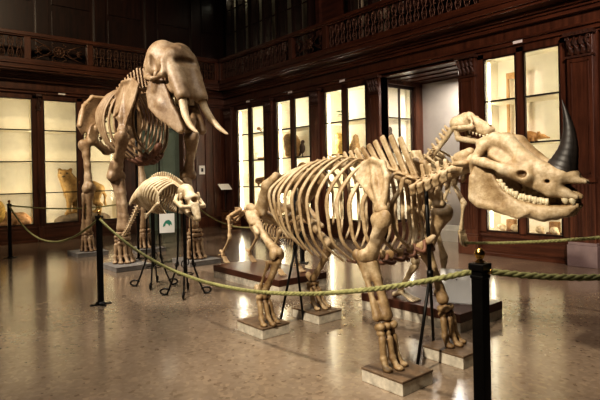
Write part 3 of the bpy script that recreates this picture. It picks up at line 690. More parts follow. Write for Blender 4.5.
# ================================================================== ELEPHANT
E_ = thing('elephant_skeleton', 'towering tusked elephant skeleton standing on grey slabs at the back left', 'skeleton', (3.46, 8.6, 0), -PI/2)
b = M['eleph']; GB = .075
etip = [(-1.35, 2.80), (-1.0, 2.96), (-.6, 3.08), (-.2, 3.18), (.2, 3.22), (.55, 3.14), (.85, 3.0), (1.0, 2.95)]
ebod = [(-1.35, 2.68), (-1.0, 2.74), (-.6, 2.80), (-.1, 2.82), (.4, 2.78), (.75, 2.70), (1.15, 2.76)]
nodes = []
for x in np.linspace(-.78, .82, 13):
    nodes.append((x, lerp_tab(ebod, x), x-.12, lerp_tab(etip, x-.12), .060, .10, .017))
spine(E_, b, nodes, .018, k=.015)
nk = [(x, lerp_tab(ebod, x), x-.02, lerp_tab(ebod, x)+.16, .075, .15, .02) for x in np.linspace(.86, 1.14, 5)]
spine(E_, b, nk, .019, 'neck_vertebra', .015)
bone('sacrum', [cap((-.82, 0, 2.76), (-1.40, 0, 2.62), .085, .05), cap((-.82, 0, 2.92), (-1.35, 0, 2.74), .03, .03)]+[ell((-.95, s*.12, 2.74), (.12, .12, .06)) for s in (-1, 1)], b, E_, .02)
for i in range(7):
    x, z = -1.45-.055*i+.02*max(0, i-3), 2.58-.10*i; bone('tail_vertebra', [cap((x, 0, z+.03), (x-.015, 0, z-.03), .04-.004*i), cap((x, -.05+.005*i, z), (x, .05-.005*i, z), .018)], b, E_, .013)
wt = [(-.7, .36), (-.3, .48), (.2, .54), (.6, .40), (.85, .26)]
zbt = [(-.7, 2.15), (-.4, 1.92), (0, 1.74), (.4, 1.66), (.85, 1.78)]
for x in np.linspace(-.50, .80, 12):
    W = lerp_tab(wt, x); zb = lerp_tab(zbt, x); zs = lerp_tab(ebod, x)+.04; H = zs-zb; e = .7 if x < -.2 else .42
    rib(E_, b, [(x, .06, zs), (x-.02, .22, zs+.02), (x-.07, W*.75, zs-.10*H), (x-.12, W*.98, zs-.34*H), (x-.12, W*.98, zs-.58*H), (x-.06, W*.82, zs-.82*H), (x+.05, W*e, zb)], .031, .6)
bone('sternum', [cap((.15, 0, 1.62), (.5, 0, 1.62), .05), cap((.5, 0, 1.62), (.98, 0, 1.86), .05, .06)], M['carti'], E_, .02, label='dark brown breastbone')
cm = MB()
for s in (1, -1):
    for x in np.linspace(-.1, .72, 8):
        W = lerp_tab(wt, x); zb = lerp_tab(zbt, x); x2 = max(x+.10, .2)
        cm.tube(spline([(x+.04, s*W*.45, zb+.01), (x+.10, s*W*.28, zb-.05), (x2, s*.04, lerp_tab([(.15, 1.62), (.5, 1.62), (.98, 1.86)], x2))], 4), .030, 7)
obj('costal_cartilage', cm, M['carti'], E_, smooth=True, label='dark purple-brown rib cartilage')
sp_ = [(.22, 2.46), (.30, 2.74), (.52, 2.90), (.86, 2.94), (1.14, 2.80), (1.10, 2.54), (.97, 2.28), (.90, 2.10), (.76, 2.10), (.62, 2.26), (.42, 2.36)]
for s, dx in ((-1, -.06), (1, .22)):
    bone('scapula', [plate([(x+dx, z-2.1) for x, z in sp_], (0, s*.50, 2.10), (1, 0, 0), (0, -s*.20, .98), .012, .008, .06*s),
        cap((.60+dx, s*.34, 2.86), (.80+dx, s*.50, 2.30), .02, .05), cap((.80+dx, s*.50, 2.30), (.84+dx, s*.51, 2.12), .05, .04), cap((.72+dx, s*.47, 2.44), (.55+dx, s*.52, 2.34), .03, .02), ell((.84+dx, s*.5, 2.10), (.11, .08, .07)),
        cap((.24+dx, s*.42, 2.46), (.32+dx, s*.38, 2.74), .026), cap((.32+dx, s*.38, 2.74), (.54+dx, s*.36, 2.90), .026), cap((.54+dx, s*.36, 2.9), (.80+dx, s*.36, 2.9), .026)], b, E_, .016, .04)
    bone('humerus', longbone((.84+dx, s*.51, 1.98), (.62+dx*1.3, s*.52, 1.42), .062, .12, .095, (.03, 0, 0))+[ell((.93+dx, s*.53, 2.02), (.08, .07, .10)), cap((.90+dx, s*.55, 1.94), (.76+dx, s*.58, 1.68), .05, .03), cap((.58+dx*1.3, s*.60, 1.42), (.66+dx*1.2, s*.60, 1.62), .055, .03), ell((.63+dx*1.3, s*.44, 1.40), (.08, .06, .08)), ell((.63+dx*1.3, s*.60, 1.40), (.08, .06, .08))], b, E_, .017, .045)
    bone('forearm', longbone((.60+dx*1.3, s*.52, 1.33), (.78+dx*1.5, s*.51, .60), .044, .078, .078, (.03, 0, 0))+longbone((.66+dx*1.3, s*.46, 1.33), (.84+dx*1.5, s*.46, .60), .04, .06, .07, (.03, 0, 0))+[cap((.58+dx*1.3, s*.52, 1.34), (.43+dx*1.3, s*.54, 1.43), .08, .065)], b, E_, .016, .03)
    ax, ay = .80+dx*1.6, s*.50
    bone('forefoot', foot_ops((ax, ay, .47), [(ax+.17, ay, GB), (ax+.13, ay+.085, GB), (ax+.13, ay-.085, GB), (ax+.04, ay+.14, GB), (ax+.04, ay-.14, GB)], .030, .03)+[ell((ax+dx2, ay+dy2, zz), (.042, .045, .036)) for zz, o2 in ((.52, 0), (.45, .02), (.38, 0)) for dx2, dy2 in ((.05+o2, -.06), (.05+o2, .06), (-.05, -.05), (-.05, .05), (.07, 0))]+[ell((ax, ay, .45), (.06, .07, .10)), ell((ax-.02, ay, .24), (.05, .06, .12)), ell((ax-.06, ay, .12), (.08, .09, .05))], b, E_, .012, .006)
pv = []
for s in (-1, 1):
    pv += [plate([(.06, 2.86), (.30, 2.88), (.46, 2.78), (.55, 2.58), (.60, 2.34), (.52, 2.18), (.46, 2.24), (.36, 2.16), (.26, 2.24), (.17, 2.46)], (-1.02, 0, 0), (0, s, 0), (-.05, 0, 1), .016, .012, .25*s),
           cap((-1.02, s*.08, 2.86), (-1.02, s*.36, 2.86), .034), cap((-1.02, s*.36, 2.86), (-.99, s*.52, 2.68), .036), cap((-.99, s*.52, 2.68), (-.96, s*.60, 2.33), .036, .05), ell((-1.13, s*.36, 2.10), (.12, .10, .12)), cap((-1.05, s*.30, 2.30), (-1.13, s*.34, 2.10), .08, .09),
           cap((-1.15, s*.30, 2.06), (-1.18, s*.03, 1.90), .06, .05), cap((-1.15, s*.30, 2.06), (-1.45, s*.18, 2.06), .065, .06), cap((-1.45, s*.18, 2.06), (-1.36, s*.03, 1.88), .05), cap((-1.18, s*.03, 1.9), (-1.36, s*.03, 1.88), .045)]
bone('pelvis', pv, b, E_, .02, .04)
for s, dx in ((-1, -.02), (1, .22)):
    hx = -1.10+.25*dx
    bone('femur', longbone((hx, s*.47, 2.00), (-.99+dx, s*.46, 1.22), .056, .088, .092, (.02, 0, 0))+[ell((hx, s*.38, 2.06), (.085,)*3), ell((hx, s*.53, 1.99), (.08, .07, .10)), ell((-.97+dx, s*.40, 1.20), (.085, .06, .085)), ell((-.97+dx, s*.52, 1.20), (.085, .06, .085)), ell((-.87+dx, s*.46, 1.25), (.05, .05, .07))], b, E_, .017, .04)
    bone('shin', longbone((-.99+dx, s*.45, 1.12), (-1.06+dx*1.3, s*.45, .46), .046, .09, .066, (.02, 0, 0))+longbone((-1.02+dx, s*.54, 1.10), (-1.08+dx*1.3, s*.54, .46), .022, .04, .045), b, E_, .016, .025)
    ax, ay = -1.10+dx*1.7, s*.46
    bone('hindfoot', foot_ops((ax+.03, ay, .38), [(ax+.20, ay, GB), (ax+.15, ay+.075, GB), (ax+.15, ay-.075, GB), (ax+.04, ay+.115, GB), (ax+.04, ay-.115, GB)], .027, .03)+[ell((ax+dx2, ay+dy2, zz), (.04, .04, .034)) for zz in (.40, .33) for dx2, dy2 in ((.06, -.05), (.06, .05), (-.03, -.05), (-.03, .05))]+[ell((ax+.01, ay, .32), (.05, .06, .10)), cap((ax-.02, ay, .28), (ax-.11, ay, .16), .045, .05), ell((ax, ay, .12), (.08, .08, .05))], b, E_, .012, .006)
# skull, in its own frame at the back of the head, turned a little to the animal's left
hv = []
for s in (-1, 1):
    hv += [ell((.42, s*.15, .30), (.34, .27, .34)), ell((.20, s*.14, .18), (.20, .24, .30)), ell((.66, s*.14, .22), (.24, .22, .26)), cap((.80, s*.155, .10), (1.10, s*.17, -.40), .165, .120), cap((.70, s*.10, .0), (1.0, s*.08, -.30), .17, .10),
           cap((.16, s*.33, .02), (.50, s*.40, -.06), .045, .045), cap((.50, s*.40, -.06), (.80, s*.34, -.02), .045, .06), cap((.80, s*.34, .0), (.74, s*.31, .20), .05, .06), cap((.55, s*.16, -.10), (.85, s*.15, -.26), .11, .10), cap((.45, s*.15, -.05), (.5, s*.15, -.22), .09, .05)]
hv += [cap((.0, 0, .0), (.3, 0, .08), .11, .2), ell((.56, 0, .30), (.30, .20, .28)), cap((.78, 0, .16), (1.04, 0, -.36), .14, .085)]
hv += [Cut(ell((.96, 0, .19), (.15, .23, .07), (0, .55, 0)), .03), Cut(ell((.40, .0, .70), (.5, .035, .10)), .06)]
for s in (-1, 1): hv += [Cut(ell((.50, s*.46, .17), (.10, .14, .20), (0, -.2, 0)), .03), Cut(ell((.30, s*.50, .30), (.16, .10, .16)), .05), Cut(ell((.70, s*.40, .10), (.06, .08, .06)), .02), Cut(ell((.60, s*.36, -.02), (.12, .06, .045)), .02), Cut(ell((.16, s*.33, .16), (.03, .05, .04)), .02), Cut(ell((1.135, s*.175, -.47), (.07, .07, .07)), .01)]
sko = bone('skull', hv, b, E_, .019, .05)
sko.location = (1.02, 0, 2.86); sko.rotation_euler = (0, 0, math.radians(4)); sko.scale = (.86, .86, .86)
md = []
for s in (-1, 1):
    md += [plate([(.32, -.02), (.26, -.24), (.32, -.46), (.50, -.62), (.74, -.76), (.93, -.87), (1.0, -.84), (.90, -.64), (.76, -.46), (.64, -.22), (.54, -.04)], (0, s*.37, 0), (1, -s*.30, 0), (0, -s*.10, 1), .02, .02), cap((.46, s*.28, .02), (.42, s*.28, -.2), .05, .05), cap((.50, s*.23, -.42), (.74, s*.13, -.56), .085, .07), cap((.74, s*.13, -.56), (.90, s*.03, -.70), .065, .045), cap((.90, s*.03, -.70), (.98, s*.0, -.82), .04, .018)]
mdo = bone('mandible', md, b, E_, .019, .04); mdo.location = sko.location; mdo.rotation_euler = sko.rotation_euler
for s in (-1, 1):
    tm = MB()
    for k in range(6): tm.box(.55+.055*k, .59+.055*k, s*.15-.04, s*.15+.04, -.36-.03*k, -.26-.03*k)
    obj('molar_row', tm, M['tooth'], sko)
for s in (-1, 1):
    P = spline([(1.09, s*.17, -.40, .072), (1.16, s*.20, -.58, .066), (1.28, s*.235, -.76, .057), (1.45, s*.265, -.92, .043), (1.63, s*.28, -1.03, .025), (1.70, s*.28, -1.06, .008)], 6)
    tk = MB(); tk.tube([p[:3] for p in P], [p[3] for p in P], 14); obj('tusk', tk, M['ivory'], sko, smooth=True, label='smooth curved ivory tusk')
g = 'grey slabs under the elephant feet'
for lab, x, y in (('grey slab under the nearest forefoot of the elephant', 2.97, 7.78), ('grey slab under the right-hand forefoot of the elephant, behind the small skeleton', 3.96, 7.42), ('grey slab under the leftmost hind foot of the elephant', 3.0, 9.72), ('grey slab under the far hind foot of the elephant', 3.92, 9.33)):
    block(lab, x, y, .54, .60, GB, 'greyblock', 'greyblock', g)
t = thing('iron_pole', 'thin black iron pole holding up the elephant belly', 'support', (3.46, 8.52, 0))
objw('rod', MB().tube([(3.46, 8.52, 0), (3.46, 8.52, 2.78)], .022, 8), M['iron'], t, smooth=True); objw('foot_plate', MB().lathe([(.09, 0), (.09, .012), (.03, .02)], (3.46, 8.52, 0)), M['iron'], t)

# ================================================================== DUGONG on wrought-iron stands
D_ = thing('dugong_skeleton', 'small pale sea-cow skeleton with hanging tail held on wrought-iron stands before the elephant', 'skeleton', (2.75, 6.0, 0), -PI/2)
b = M['pale']
dp = spline([(.52, 1.235), (.38, 1.285), (.12, 1.345), (-.15, 1.335), (-.40, 1.25), (-.62, 1.10), (-.85, .89), (-1.08, .70), (-1.30, .55)], 5)
nodes = []
for i, (x, z) in enumerate(dp):
    q = i/(len(dp)-1); a = dp[max(i-1, 0)]; c = dp[min(i+1, len(dp)-1)]; dx, dz = c[0]-a[0], c[1]-a[1]; L = math.hypot(dx, dz); n = (dz/L, -dx/L)
    h = .085 if q < .55 else .085-.13*(q-.55); nodes.append((x, z, x+n[0]*h*(1 if n[1] > 0 else -1)-.01, z+abs(n[1])*h, .024-.012*q, .05 if q < .3 else .10-.07*q, .009))
spine(D_, b, nodes, .009, k=.008)
for i, x in enumerate(np.linspace(.42, -.50, 18)):
    z = lerp_tab(sorted(dp), x); W = .16+.09*math.sin(PI*min(1, (i+2)/14)); zb = .93+.10*(i/17)**2
    rib(D_, b, [(x, .02, z), (x-.02, .07, z+.015), (x-.07, W*.85, z-.06), (x-.12, W, z-.17), (x-.13, W*.85, (z+zb)/2-.06), (x-.10, W*.5, zb)], .021, .8)
bone('scapula', [plate([(.15, 1.22), (.22, 1.26), (.33, 1.20), (.36, 1.06), (.31, 1.03), (.24, 1.10)], (0, .20, 0), (1, 0, 0), (0, 0, 1), .005, .005)], b, D_, .008, mirror=True)
bone('flipper', [cap((.34, .21, 1.06), (.29, .25, 1.0), .024, .02), cap((.29, .25, 1.0), (.21, .27, .95), .014), cap((.30, .26, .99), (.22, .285, .935), .012)]+[cap((.205, .275, .95-.008*k), (.12+.01*k, .285, .94-.022*k), .008, .006) for k in range(4)], b, D_, .007, .006, mirror=True)
sk = [ell((.62, 0, 1.20), (.09, .075, .075)), cap((.66, 0, 1.19), (.78, 0, 1.08), .06, .05), cap((.78, 0, 1.08), (.86, 0, .95), .05, .028), ell((.74, 0, 1.14), (.06, .07, .05))]
for s in (-1, 1): sk += [cap((.60, s*.08, 1.16), (.66, s*.13, 1.11), .02), cap((.66, s*.13, 1.11), (.76, s*.115, 1.06), .022), cap((.76, s*.115, 1.06), (.79, s*.05, 1.06), .02), cap((.72, s*.10, 1.08), (.70, s*.09, 1.18), .016), Cut(ell((.735, s*.10, 1.125), (.022, .03, .02)), .006)]
sk += [Cut(ell((.80, 0, 1.12), (.03, .03, .03)), .01)]
so = bone('skull', [], b, D_) if False else bone('skull', sk, b, D_, .008, .012); so.location = Vector((.60, 0, 1.20))*-.18; so.scale = (1.18,)*3
bone('mandible', [cap((.62, .07, 1.14), (.66, .065, 1.02), .022, .03), cap((.62, -.07, 1.14), (.66, -.065, 1.02), .022, .03), cap((.66, .065, 1.02), (.80, .02, .93), .035, .03), cap((.66, -.065, 1.02), (.80, -.02, .93), .035, .03), cap((.80, 0, .93), (.84, 0, .89), .03, .02)], b, D_, .008, .012)
def iron_stand(x, y, h, label):
    t = thing('wrought_iron_stand', label, 'stand', (x, y, 0), .2, 'wrought-iron stands under the small skeleton')
    for sx in (-1, 1):
        for sy in (-1, 1):
            P = [(sx*.05, sy*.05, h), (sx*.06, sy*.06, .45), (sx*.10, sy*.10, .2), (sx*.150, sy*.150, .02)]
            P = spline(P, 5)+[(sx*(.165+.04*math.sin(a)), sy*(.165+.04*math.sin(a)), .048+.034*math.cos(a)) for a in np.linspace(3.6, -1.2, 10)]
            P = [p for p in P]
            obj('leg', MB().tube(P, .011, 6), M['iron'], t, smooth=True)
        sc = MB()
        for sy in (-1, 1): sc.tube([(sx*.075, sy*(.075+.05*math.sin(a)*a/5), .36+.045*math.cos(a)*a/5) for a in np.linspace(.3, 6, 16)], .006, 5)
        obj('scroll', sc, M['iron'], t, smooth=True)
    obj('ring', MB().tube([(.09*math.cos(a), .09*math.sin(a), .24) for a in np.linspace(0, 2*PI, 17)[:-1]], .007, 6, closed=True), M['iron'], t, smooth=True)
    obj('crossbar', MB().tube([(-.07, 0, h-.02), (.07, 0, h-.02)], .012, 6).tube([(0, -.07, h-.02), (0, .07, h-.02)], .012, 6), M['iron'], t, smooth=True)
    obj('stem', MB().tube([(0, 0, .24), (0, 0, h)], .010, 6), M['iron'], t, smooth=True)
    return t
iron_stand(2.72, 6.22, 1.22, 'wrought-iron scroll-footed stand under the tail side of the small skeleton')
iron_stand(2.78, 5.48, 1.18, 'wrought-iron scroll-footed stand under the skull side of the small skeleton')
t = thing('information_card', 'small white card with green animal picture below the small skeleton', 'sign', (2.62, 5.60, .835), -.35)
obj('card', MB().box(-.085, .085, -.006, .006, -.11, .11), M['card'], t)
fig = MB(); P = [(x*.8, z) for x, z in [(-.06, -.035), (-.05, .0), (-.02, .035), (.025, .045), (.06, .02), (.07, -.02), (.045, -.005), (.03, -.03), (.015, -.005), (-.015, .005), (-.03, -.025)]]
fig.add([(x, -.0075, z-.005) for x, z in P], [tuple(range(len(P)))]); obj('picture', fig, m_plain('green_ink', (.04, .24, .17), .6), t, label='green animal silhouette')
obj('hanger', MB().tube([(0, .004, .10), (.03, .05, .22)], .004, 5), M['iron'], t)

# ================================================================== BEAR (upright) and LION on their plinths
def low_plinth(label, x0, x1, y0, y1, h):
    t = thing('wooden_plinth', label, 'plinth', ((x0+x1)/2, (y0+y1)/2, 0), 0, 'low plinths behind the rhinoceros'); a, c = (x1-x0)/2, (y1-y0)/2
    obj('white_base', MB().box(-a+.004, a-.004, -c+.004, c-.004, 0, h*.52), M['blockside'], t)
    obj('wooden_top', MB().box(-a, a, -c, c, h*.52, h), M['plinthred'], t, bevel=.006); return t
PA = .16
low_plinth('long red-brown plinth with white base under the small long-tailed skeleton', 3.56, 4.30, 4.72, 6.20, PA)
low_plinth('dark red plinth with white base under the upright bear skeleton', 3.78, 4.46, 2.50, 3.64, PA)
B_ = thing('bear_skeleton', 'upright bear skeleton behind the rhinoceros shoulder, its head raised beside the horned skull', 'skeleton', (4.05, 3.05, 0), -PI/2)
b = M['bear']
bp = spline([(-.06, .92), (-.08, 1.05), (-.06, 1.20), (0, 1.36), (.08, 1.48), (.16, 1.57), (.25, 1.66), (.31, 1.73)], 2)
nodes = []
for i, (x, z) in enumerate(bp):
    a = bp[max(i-1, 0)]; c = bp[min(i+1, len(bp)-1)]; dx, dz = c[0]-a[0], c[1]-a[1]; L = math.hypot(dx, dz)
    nodes.append((x, z, x-dz/L*.08, z+dx/L*.08, .026, .05, .009))
spine(B_, b, nodes, .010, k=.01)
for i, q in enumerate(np.linspace(3, 10, 11)):
    p = bp[int(q)]; W = .12+.08*math.sin(PI*(1-i/14)); rib(B_, b, [(p[0], .02, p[1]), (p[0]-.02, .08, p[1]-.01), (p[0]+.03, W, p[1]-.07), (p[0]+.13, W*.95, p[1]-.14), (p[0]+.23, W*.5, p[1]-.20)], .011)
bone('sternum', [cap((.16, 0, .98), (.32, 0, 1.30), .018)], b, B_, .009)
bone('scapula', [plate([(-.06, 1.40), (.0, 1.56), (.10, 1.56), (.17, 1.40), (.18, 1.33), (.13, 1.33)], (0, .17, 0), (1, 0, 0), (0, 0, 1), .005, .006), cap((.03, .185, 1.54), (.16, .20, 1.34), .012, .018)], b, B_, .008, .012, mirror=True)
for s, e, hnd in ((-1, (.26, -.26, 1.10), (.22, -.26, .84)), (1, (.27, .25, 1.06), (.26, .22, .80))):
    bone('upper_arm', longbone((.16, s*.20, 1.31), e, .020, .036, .032), b, B_, .009, .012)
    bone('forearm', longbone((e[0], e[1]-.012, e[2]-.02), (hnd[0], hnd[1]-.012, hnd[2]+.02), .012, .024, .02)+longbone((e[0]-.02, e[1]+.015, e[2]), (hnd[0], hnd[1]+.015, hnd[2]+.02), .012, .022, .016), b, B_, .008, .008)
    bone('paw', foot_ops((hnd[0], hnd[1], hnd[2]), [(hnd[0]+.04, hnd[1]+.03*k, hnd[2]-.15+.01*abs(k)) for k in (-2, -1, 0, 1, 2)], .011), b, B_, .007, .006)
bone('pelvis', sum([[cap((-.08, s*.05, .98), (-.04, s*.15, 1.04), .03, .035), cap((-.07, s*.06, .97), (-.02, s*.12, .86), .03), ell((-.01, s*.13, .85), (.04,)*3), cap((-.02, s*.12, .84), (-.10, s*.07, .76), .025), cap((.0, s*.11, .83), (.02, s*.02, .77), .022)] for s in (-1, 1)], []), b, B_, .010, .014)
for s, kx, ft in ((-1, .04, (-.16, -.17)), (1, .07, (.06, .19))):
    bone('femur', longbone((.0, s*.17, .84), (kx, s*.20, .54), .023, .042, .042), b, B_, .009, .012)
    bone('shin', longbone((kx, s*.20, .50), (ft[0], ft[1], .25), .019, .036, .026)+longbone((kx-.03, s*.22, .49), (ft[0], ft[1]+s*.03, .25), .009, .016, .016), b, B_, .009, .01)
    bone('hindpaw', [ell((ft[0], ft[1], .225), (.04, .035, .03)), cap((ft[0]-.0, ft[1], .22), (ft[0]-.08, ft[1], .185), .025, .026)]+[x for k in (-2, -1, 0, 1, 2) for x in (cap((ft[0]+.03, ft[1]+.012*k, .215), (ft[0]+.13, ft[1]+.024*k, .18), .012, .010), cap((ft[0]+.13, ft[1]+.024*k, .18), (ft[0]+.19, ft[1]+.028*k, PA+.008), .011, .007))], b, B_, .007, .006)
sk = [ell((.42, 0, 1.785), (.10, .075, .075)), cap((.36, 0, 1.80), (.50, 0, 1.83), .05, .055), cap((.50, 0, 1.815), (.70, 0, 1.71), .058, .042), cap((.33, 0, 1.80), (.46, 0, 1.865), .02, .02), cap((.50, 0, 1.77), (.68, 0, 1.69), .05, .045)]
for s in (-1, 1): sk += [cap((.40, s*.09, 1.745), (.48, s*.125, 1.74), .018), cap((.48, s*.125, 1.74), (.58, s*.09, 1.74), .018, .025), cap((.54, s*.06, 1.83), (.57, s*.075, 1.78), .02), Cut(ell((.545, s*.095, 1.785), (.03, .03, .026)), .006), Cut(ell((.46, s*.12, 1.80), (.05, .045, .035)), .01)]
sk += [Cut(ell((.72, 0, 1.735), (.03, .022, .022)), .008)]
s_ = bone('skull', sk, b, B_, .0075, .012)
for s in (-1, 1):
    tm = MB(); tm.tube([(.69, s*.033, 1.67), (.70, s*.035, 1.64), (.695, s*.035, 1.61)], [.012, .010, .002], 7)
    for k in range(5): tm.tube([(.66-.03*k, s*(.04+.004*k), 1.665+.012*k), (.66-.03*k, s*(.04+.004*k), 1.64+.012*k)], [.011, .004], 6)
    obj('tooth_row', tm, M['tooth'], s_, smooth=True)
bone('mandible', sum([[cap((.42, s*.085, 1.73), (.44, s*.08, 1.66), .02, .026), cap((.44, s*.08, 1.65), (.66, s*.03, 1.60), .026, .024), cap((.66, s*.03, 1.60), (.69, s*.01, 1.61), .022)] for s in (-1, 1)], []), b, B_, .008, .01)

L_ = thing('lion_skeleton', 'small big-cat skeleton with hanging tail on the long plinth behind the rhinoceros hindquarters', 'skeleton', (3.92, 5.5, 0), -PI/2)
b = M['lion']
lp = spline([(-.66, .86), (-.5, .87), (-.25, .88), (0, .88), (.25, .86), (.45, .80), (.62, .80), (.78, .88)], 4)
nodes = [(x, z, x-.02, z+(.07 if x < .4 else .05), .022, .045, .008) for x, z in lp]
spine(L_, b, nodes, .010, k=.008)
tl = spline([(-.68, .86), (-.76, .78), (-.80, .62), (-.88, .42), (-1.02, .26), (-1.20, .20)], 3)
for i, (x, z) in enumerate(tl):
    if i < len(tl)-1:
        n = tl[i+1]; bone('tail_vertebra', [cap((x, 0, z), (x+(n[0]-x)*.62, 0, z+(n[1]-z)*.62), .015-.0005*i, .012-.0005*i), ell((x, 0, z), (.018-.0006*i,)*3)], b, L_, .006, .004)
for i, x in enumerate(np.linspace(-.12, .50, 12)):
    z = lerp_tab(lp, x); W = .10+.05*math.sin(PI*(1-i/13)); rib(L_, b, [(x, .02, z), (x-.02, .06, z), (x-.05, W, z-.09), (x-.05, W, z-.20), (x+.02, W*.45, z-.30)], .009)
bone('sternum', [cap((.1, 0, .56), (.55, 0, .60), .014)], b, L_, .009)
bone('scapula', [plate([(.34, .93), (.46, .96), (.58, .80), (.56, .70), (.50, .72), (.38, .84)], (0, .13, 0), (1, 0, 0), (0, 0, 1), .004, .005), cap((.42, .14, .93), (.55, .15, .72), .01, .014)], b, L_, .008, .01, mirror=True)
bone('foreleg', longbone((.55, .15, .69), (.42, .15, .50), .017, .03, .026)+longbone((.43, .14, .48), (.50, .15, .27), .012, .022, .018)+longbone((.40, .165, .50), (.48, .165, .27), .010, .02, .016)+foot_ops((.50, .15, .25), [(.60, .15+.025*k, PA) for k in (-1.5, -.5, .5, 1.5)], .010), b, L_, .008, .008, mirror=True)
bone('pelvis', sum([[cap((-.46, s*.07, .90), (-.66, s*.085, .82), .028, .03), cap((-.66, s*.08, .81), (-.80, s*.06, .76), .022), cap((-.66, s*.08, .80), (-.68, s*.01, .72), .016)] for s in (-1, 1)], []), b, L_, .009, .01)
for s, dx in ((-1, 0), (1, .22)):
    bone('hind_leg', longbone((-.66+dx*.3, s*.12, .80), (-.60+dx, s*.15, .54), .018, .032, .03)+longbone((-.60+dx, s*.15, .51), (-.78+dx, s*.15, .31), .015, .028, .02)+[cap((-.78+dx, s*.15, .29), (-.85+dx, s*.15, .32), .018)]+foot_ops((-.78+dx, s*.15, .27), [(-.66+dx, s*.15+.02*k, PA) for k in (-1.5, -.5, .5, 1.5)], .011), b, L_, .008, .01)
sk = [ell((.87, 0, .93), (.09, .06, .06)), cap((.90, 0, .94), (1.04, 0, .87), .045, .035)]
for s in (-1, 1): sk += [cap((.84, s*.06, .90), (.92, s*.09, .89), .014), cap((.92, s*.09, .89), (.99, s*.05, .88), .016), Cut(ell((.97, s*.06, .92), (.022,)*3), .006)]
bone('skull', sk, b, L_, .008, .01)
bone('mandible', sum([[cap((.86, s*.06, .88), (.88, s*.055, .83), .016), cap((.88, s*.055, .82), (1.03, s*.015, .80), .018)] for s in (-1, 1)], []), b, L_, .008, .01)
# leaning white label board on the bear plinth
t = thing('label_board', 'blank white board leaning on the dark plinth behind the near rope post', 'board', (4.08, 2.74, PA), math.radians(-62))
Mx = Matrix.Rotation(math.radians(-34), 3, 'X')
obj('panel', MB().obox((0, .07, .145), (.30, .012, .33), Mx), M['card'], t); obj('strut', MB().tube([(0, .10, .20), (0, .19, .005)], .008, 6), M['iron'], t)
# ------------------------------------------------------------------ barrier posts and ropes
def rope_post(x, y, label):
    t = thing('barrier_post', label, 'post', (x, y, 0), 0, 'black barrier posts')
    mb = MB().box(-.11, .11, -.022, .022, 0, .012).box(-.022, .022, -.11, .11, 0, .012); mb.lathe([(.05, .012), (.045, .02), (.03, .035)], (0, 0, 0), 14); obj('base', mb, M['iron'], t, bevel=.003)
    obj('pole', MB().box(-.027, .027, -.027, .027, .02, .935), M['iron'], t, bevel=.004)
    obj('cap', MB().box(-.035, .035, -.035, .035, .935, .965).box(-.031, .031, -.031, .031, .90, .915), M['iron'], t, bevel=.004)
    obj('finial', MB().lathe([(.012, .965), (.022, .970), (.010, .980), (.018, .990), (.0225, 1.004), (.019, 1.018), (.009, 1.027), (.001, 1.029)], (0, 0, 0), 16), M['brass'], t, smooth=True, label='small brass ball finial')
    for s in (-1, 1): obj('hook', MB().tube([(0, s*.025, .93), (0, s*.048, .93), (0, s*.053, .945)], .006, 6), M['brass'], t, smooth=True)
    return t
posts = {'near': (1.984, 1.211), 'mid': (1.89, 5.72), 'far': (1.866, 10.38), 'right': (2.50, .65), 'fc': (4.42, 10.42), 'el': (4.36, 8.30), 'rr': (5.10, 6.15), 'rb': (4.52, 3.98), 'rc': (4.05, 1.28)}
for k, lab in (('near', 'black barrier post with brass ball in the right foreground'), ('mid', 'black barrier post standing left of the elephant forefoot'), ('far', 'black barrier post at the left edge of the photo'), ('fc', 'black barrier post hidden behind elephant hind leg'), ('el', 'black barrier post behind the elephant front leg'), ('rr', 'black barrier post glimpsed behind the rhinoceros rib cage'), ('right', 'black barrier post just beyond the right edge, beside the foreground post'), ('rc', 'black barrier post beyond the right edge holding the distant rope')):
    rope_post(*posts[k], lab)
def rope(label, a, b, sag, za=.935, zb=.935, r=.0125, n=None, mat='rope'):
    a, b = Vector((*a, za)), Vector((*b, zb)); L = (b-a).length; n = n or int(L*26)+8
    P = [a.lerp(b, i/n)-Vector((0, 0, sag*4*(i/n)*(1-i/n))) for i in range(n+1)]
    mb = MB(); d = (b-a).normalized(); sd = d.cross(Vector((0, 0, 1))).normalized()
    for k in range(3):
        Q = []
        for i, p in enumerate(P):
            t = (P[min(i+1, n)]-P[max(i-1, 0)]).normalized(); up = sd.cross(t)
            q = 2*PI*(i/n*L/.115+k/3); Q.append(p+sd*(math.cos(q)*r*.62)+up*(math.sin(q)*r*.62))
        mb.tube(Q, r*.68, 7)
    o = obj('rope', mb, M[mat], smooth=True); return tag(o, label, 'rope', 'barrier ropes')
rope('pale rope sagging between left edge post and the next post', posts['far'], posts['mid'], .43)
rope('long olive rope sagging in front of the rhinoceros legs', posts['mid'], posts['near'], .375)
rope('olive rope running off the right edge from the foreground post', posts['near'], posts['right'], .03)
rope('dark rope behind the elephant legs along the lioness case', posts['far'], posts['fc'], .12)
rope('rope sagging across dark floor between elephant and rhinoceros hindquarters', posts['el'], posts['rr'], .42)
rope('distant pale rope right of the brass ball, below the rhinoceros jaw', (4.27, 2.77), (4.05, 1.28), .02, .69, .90, .012)

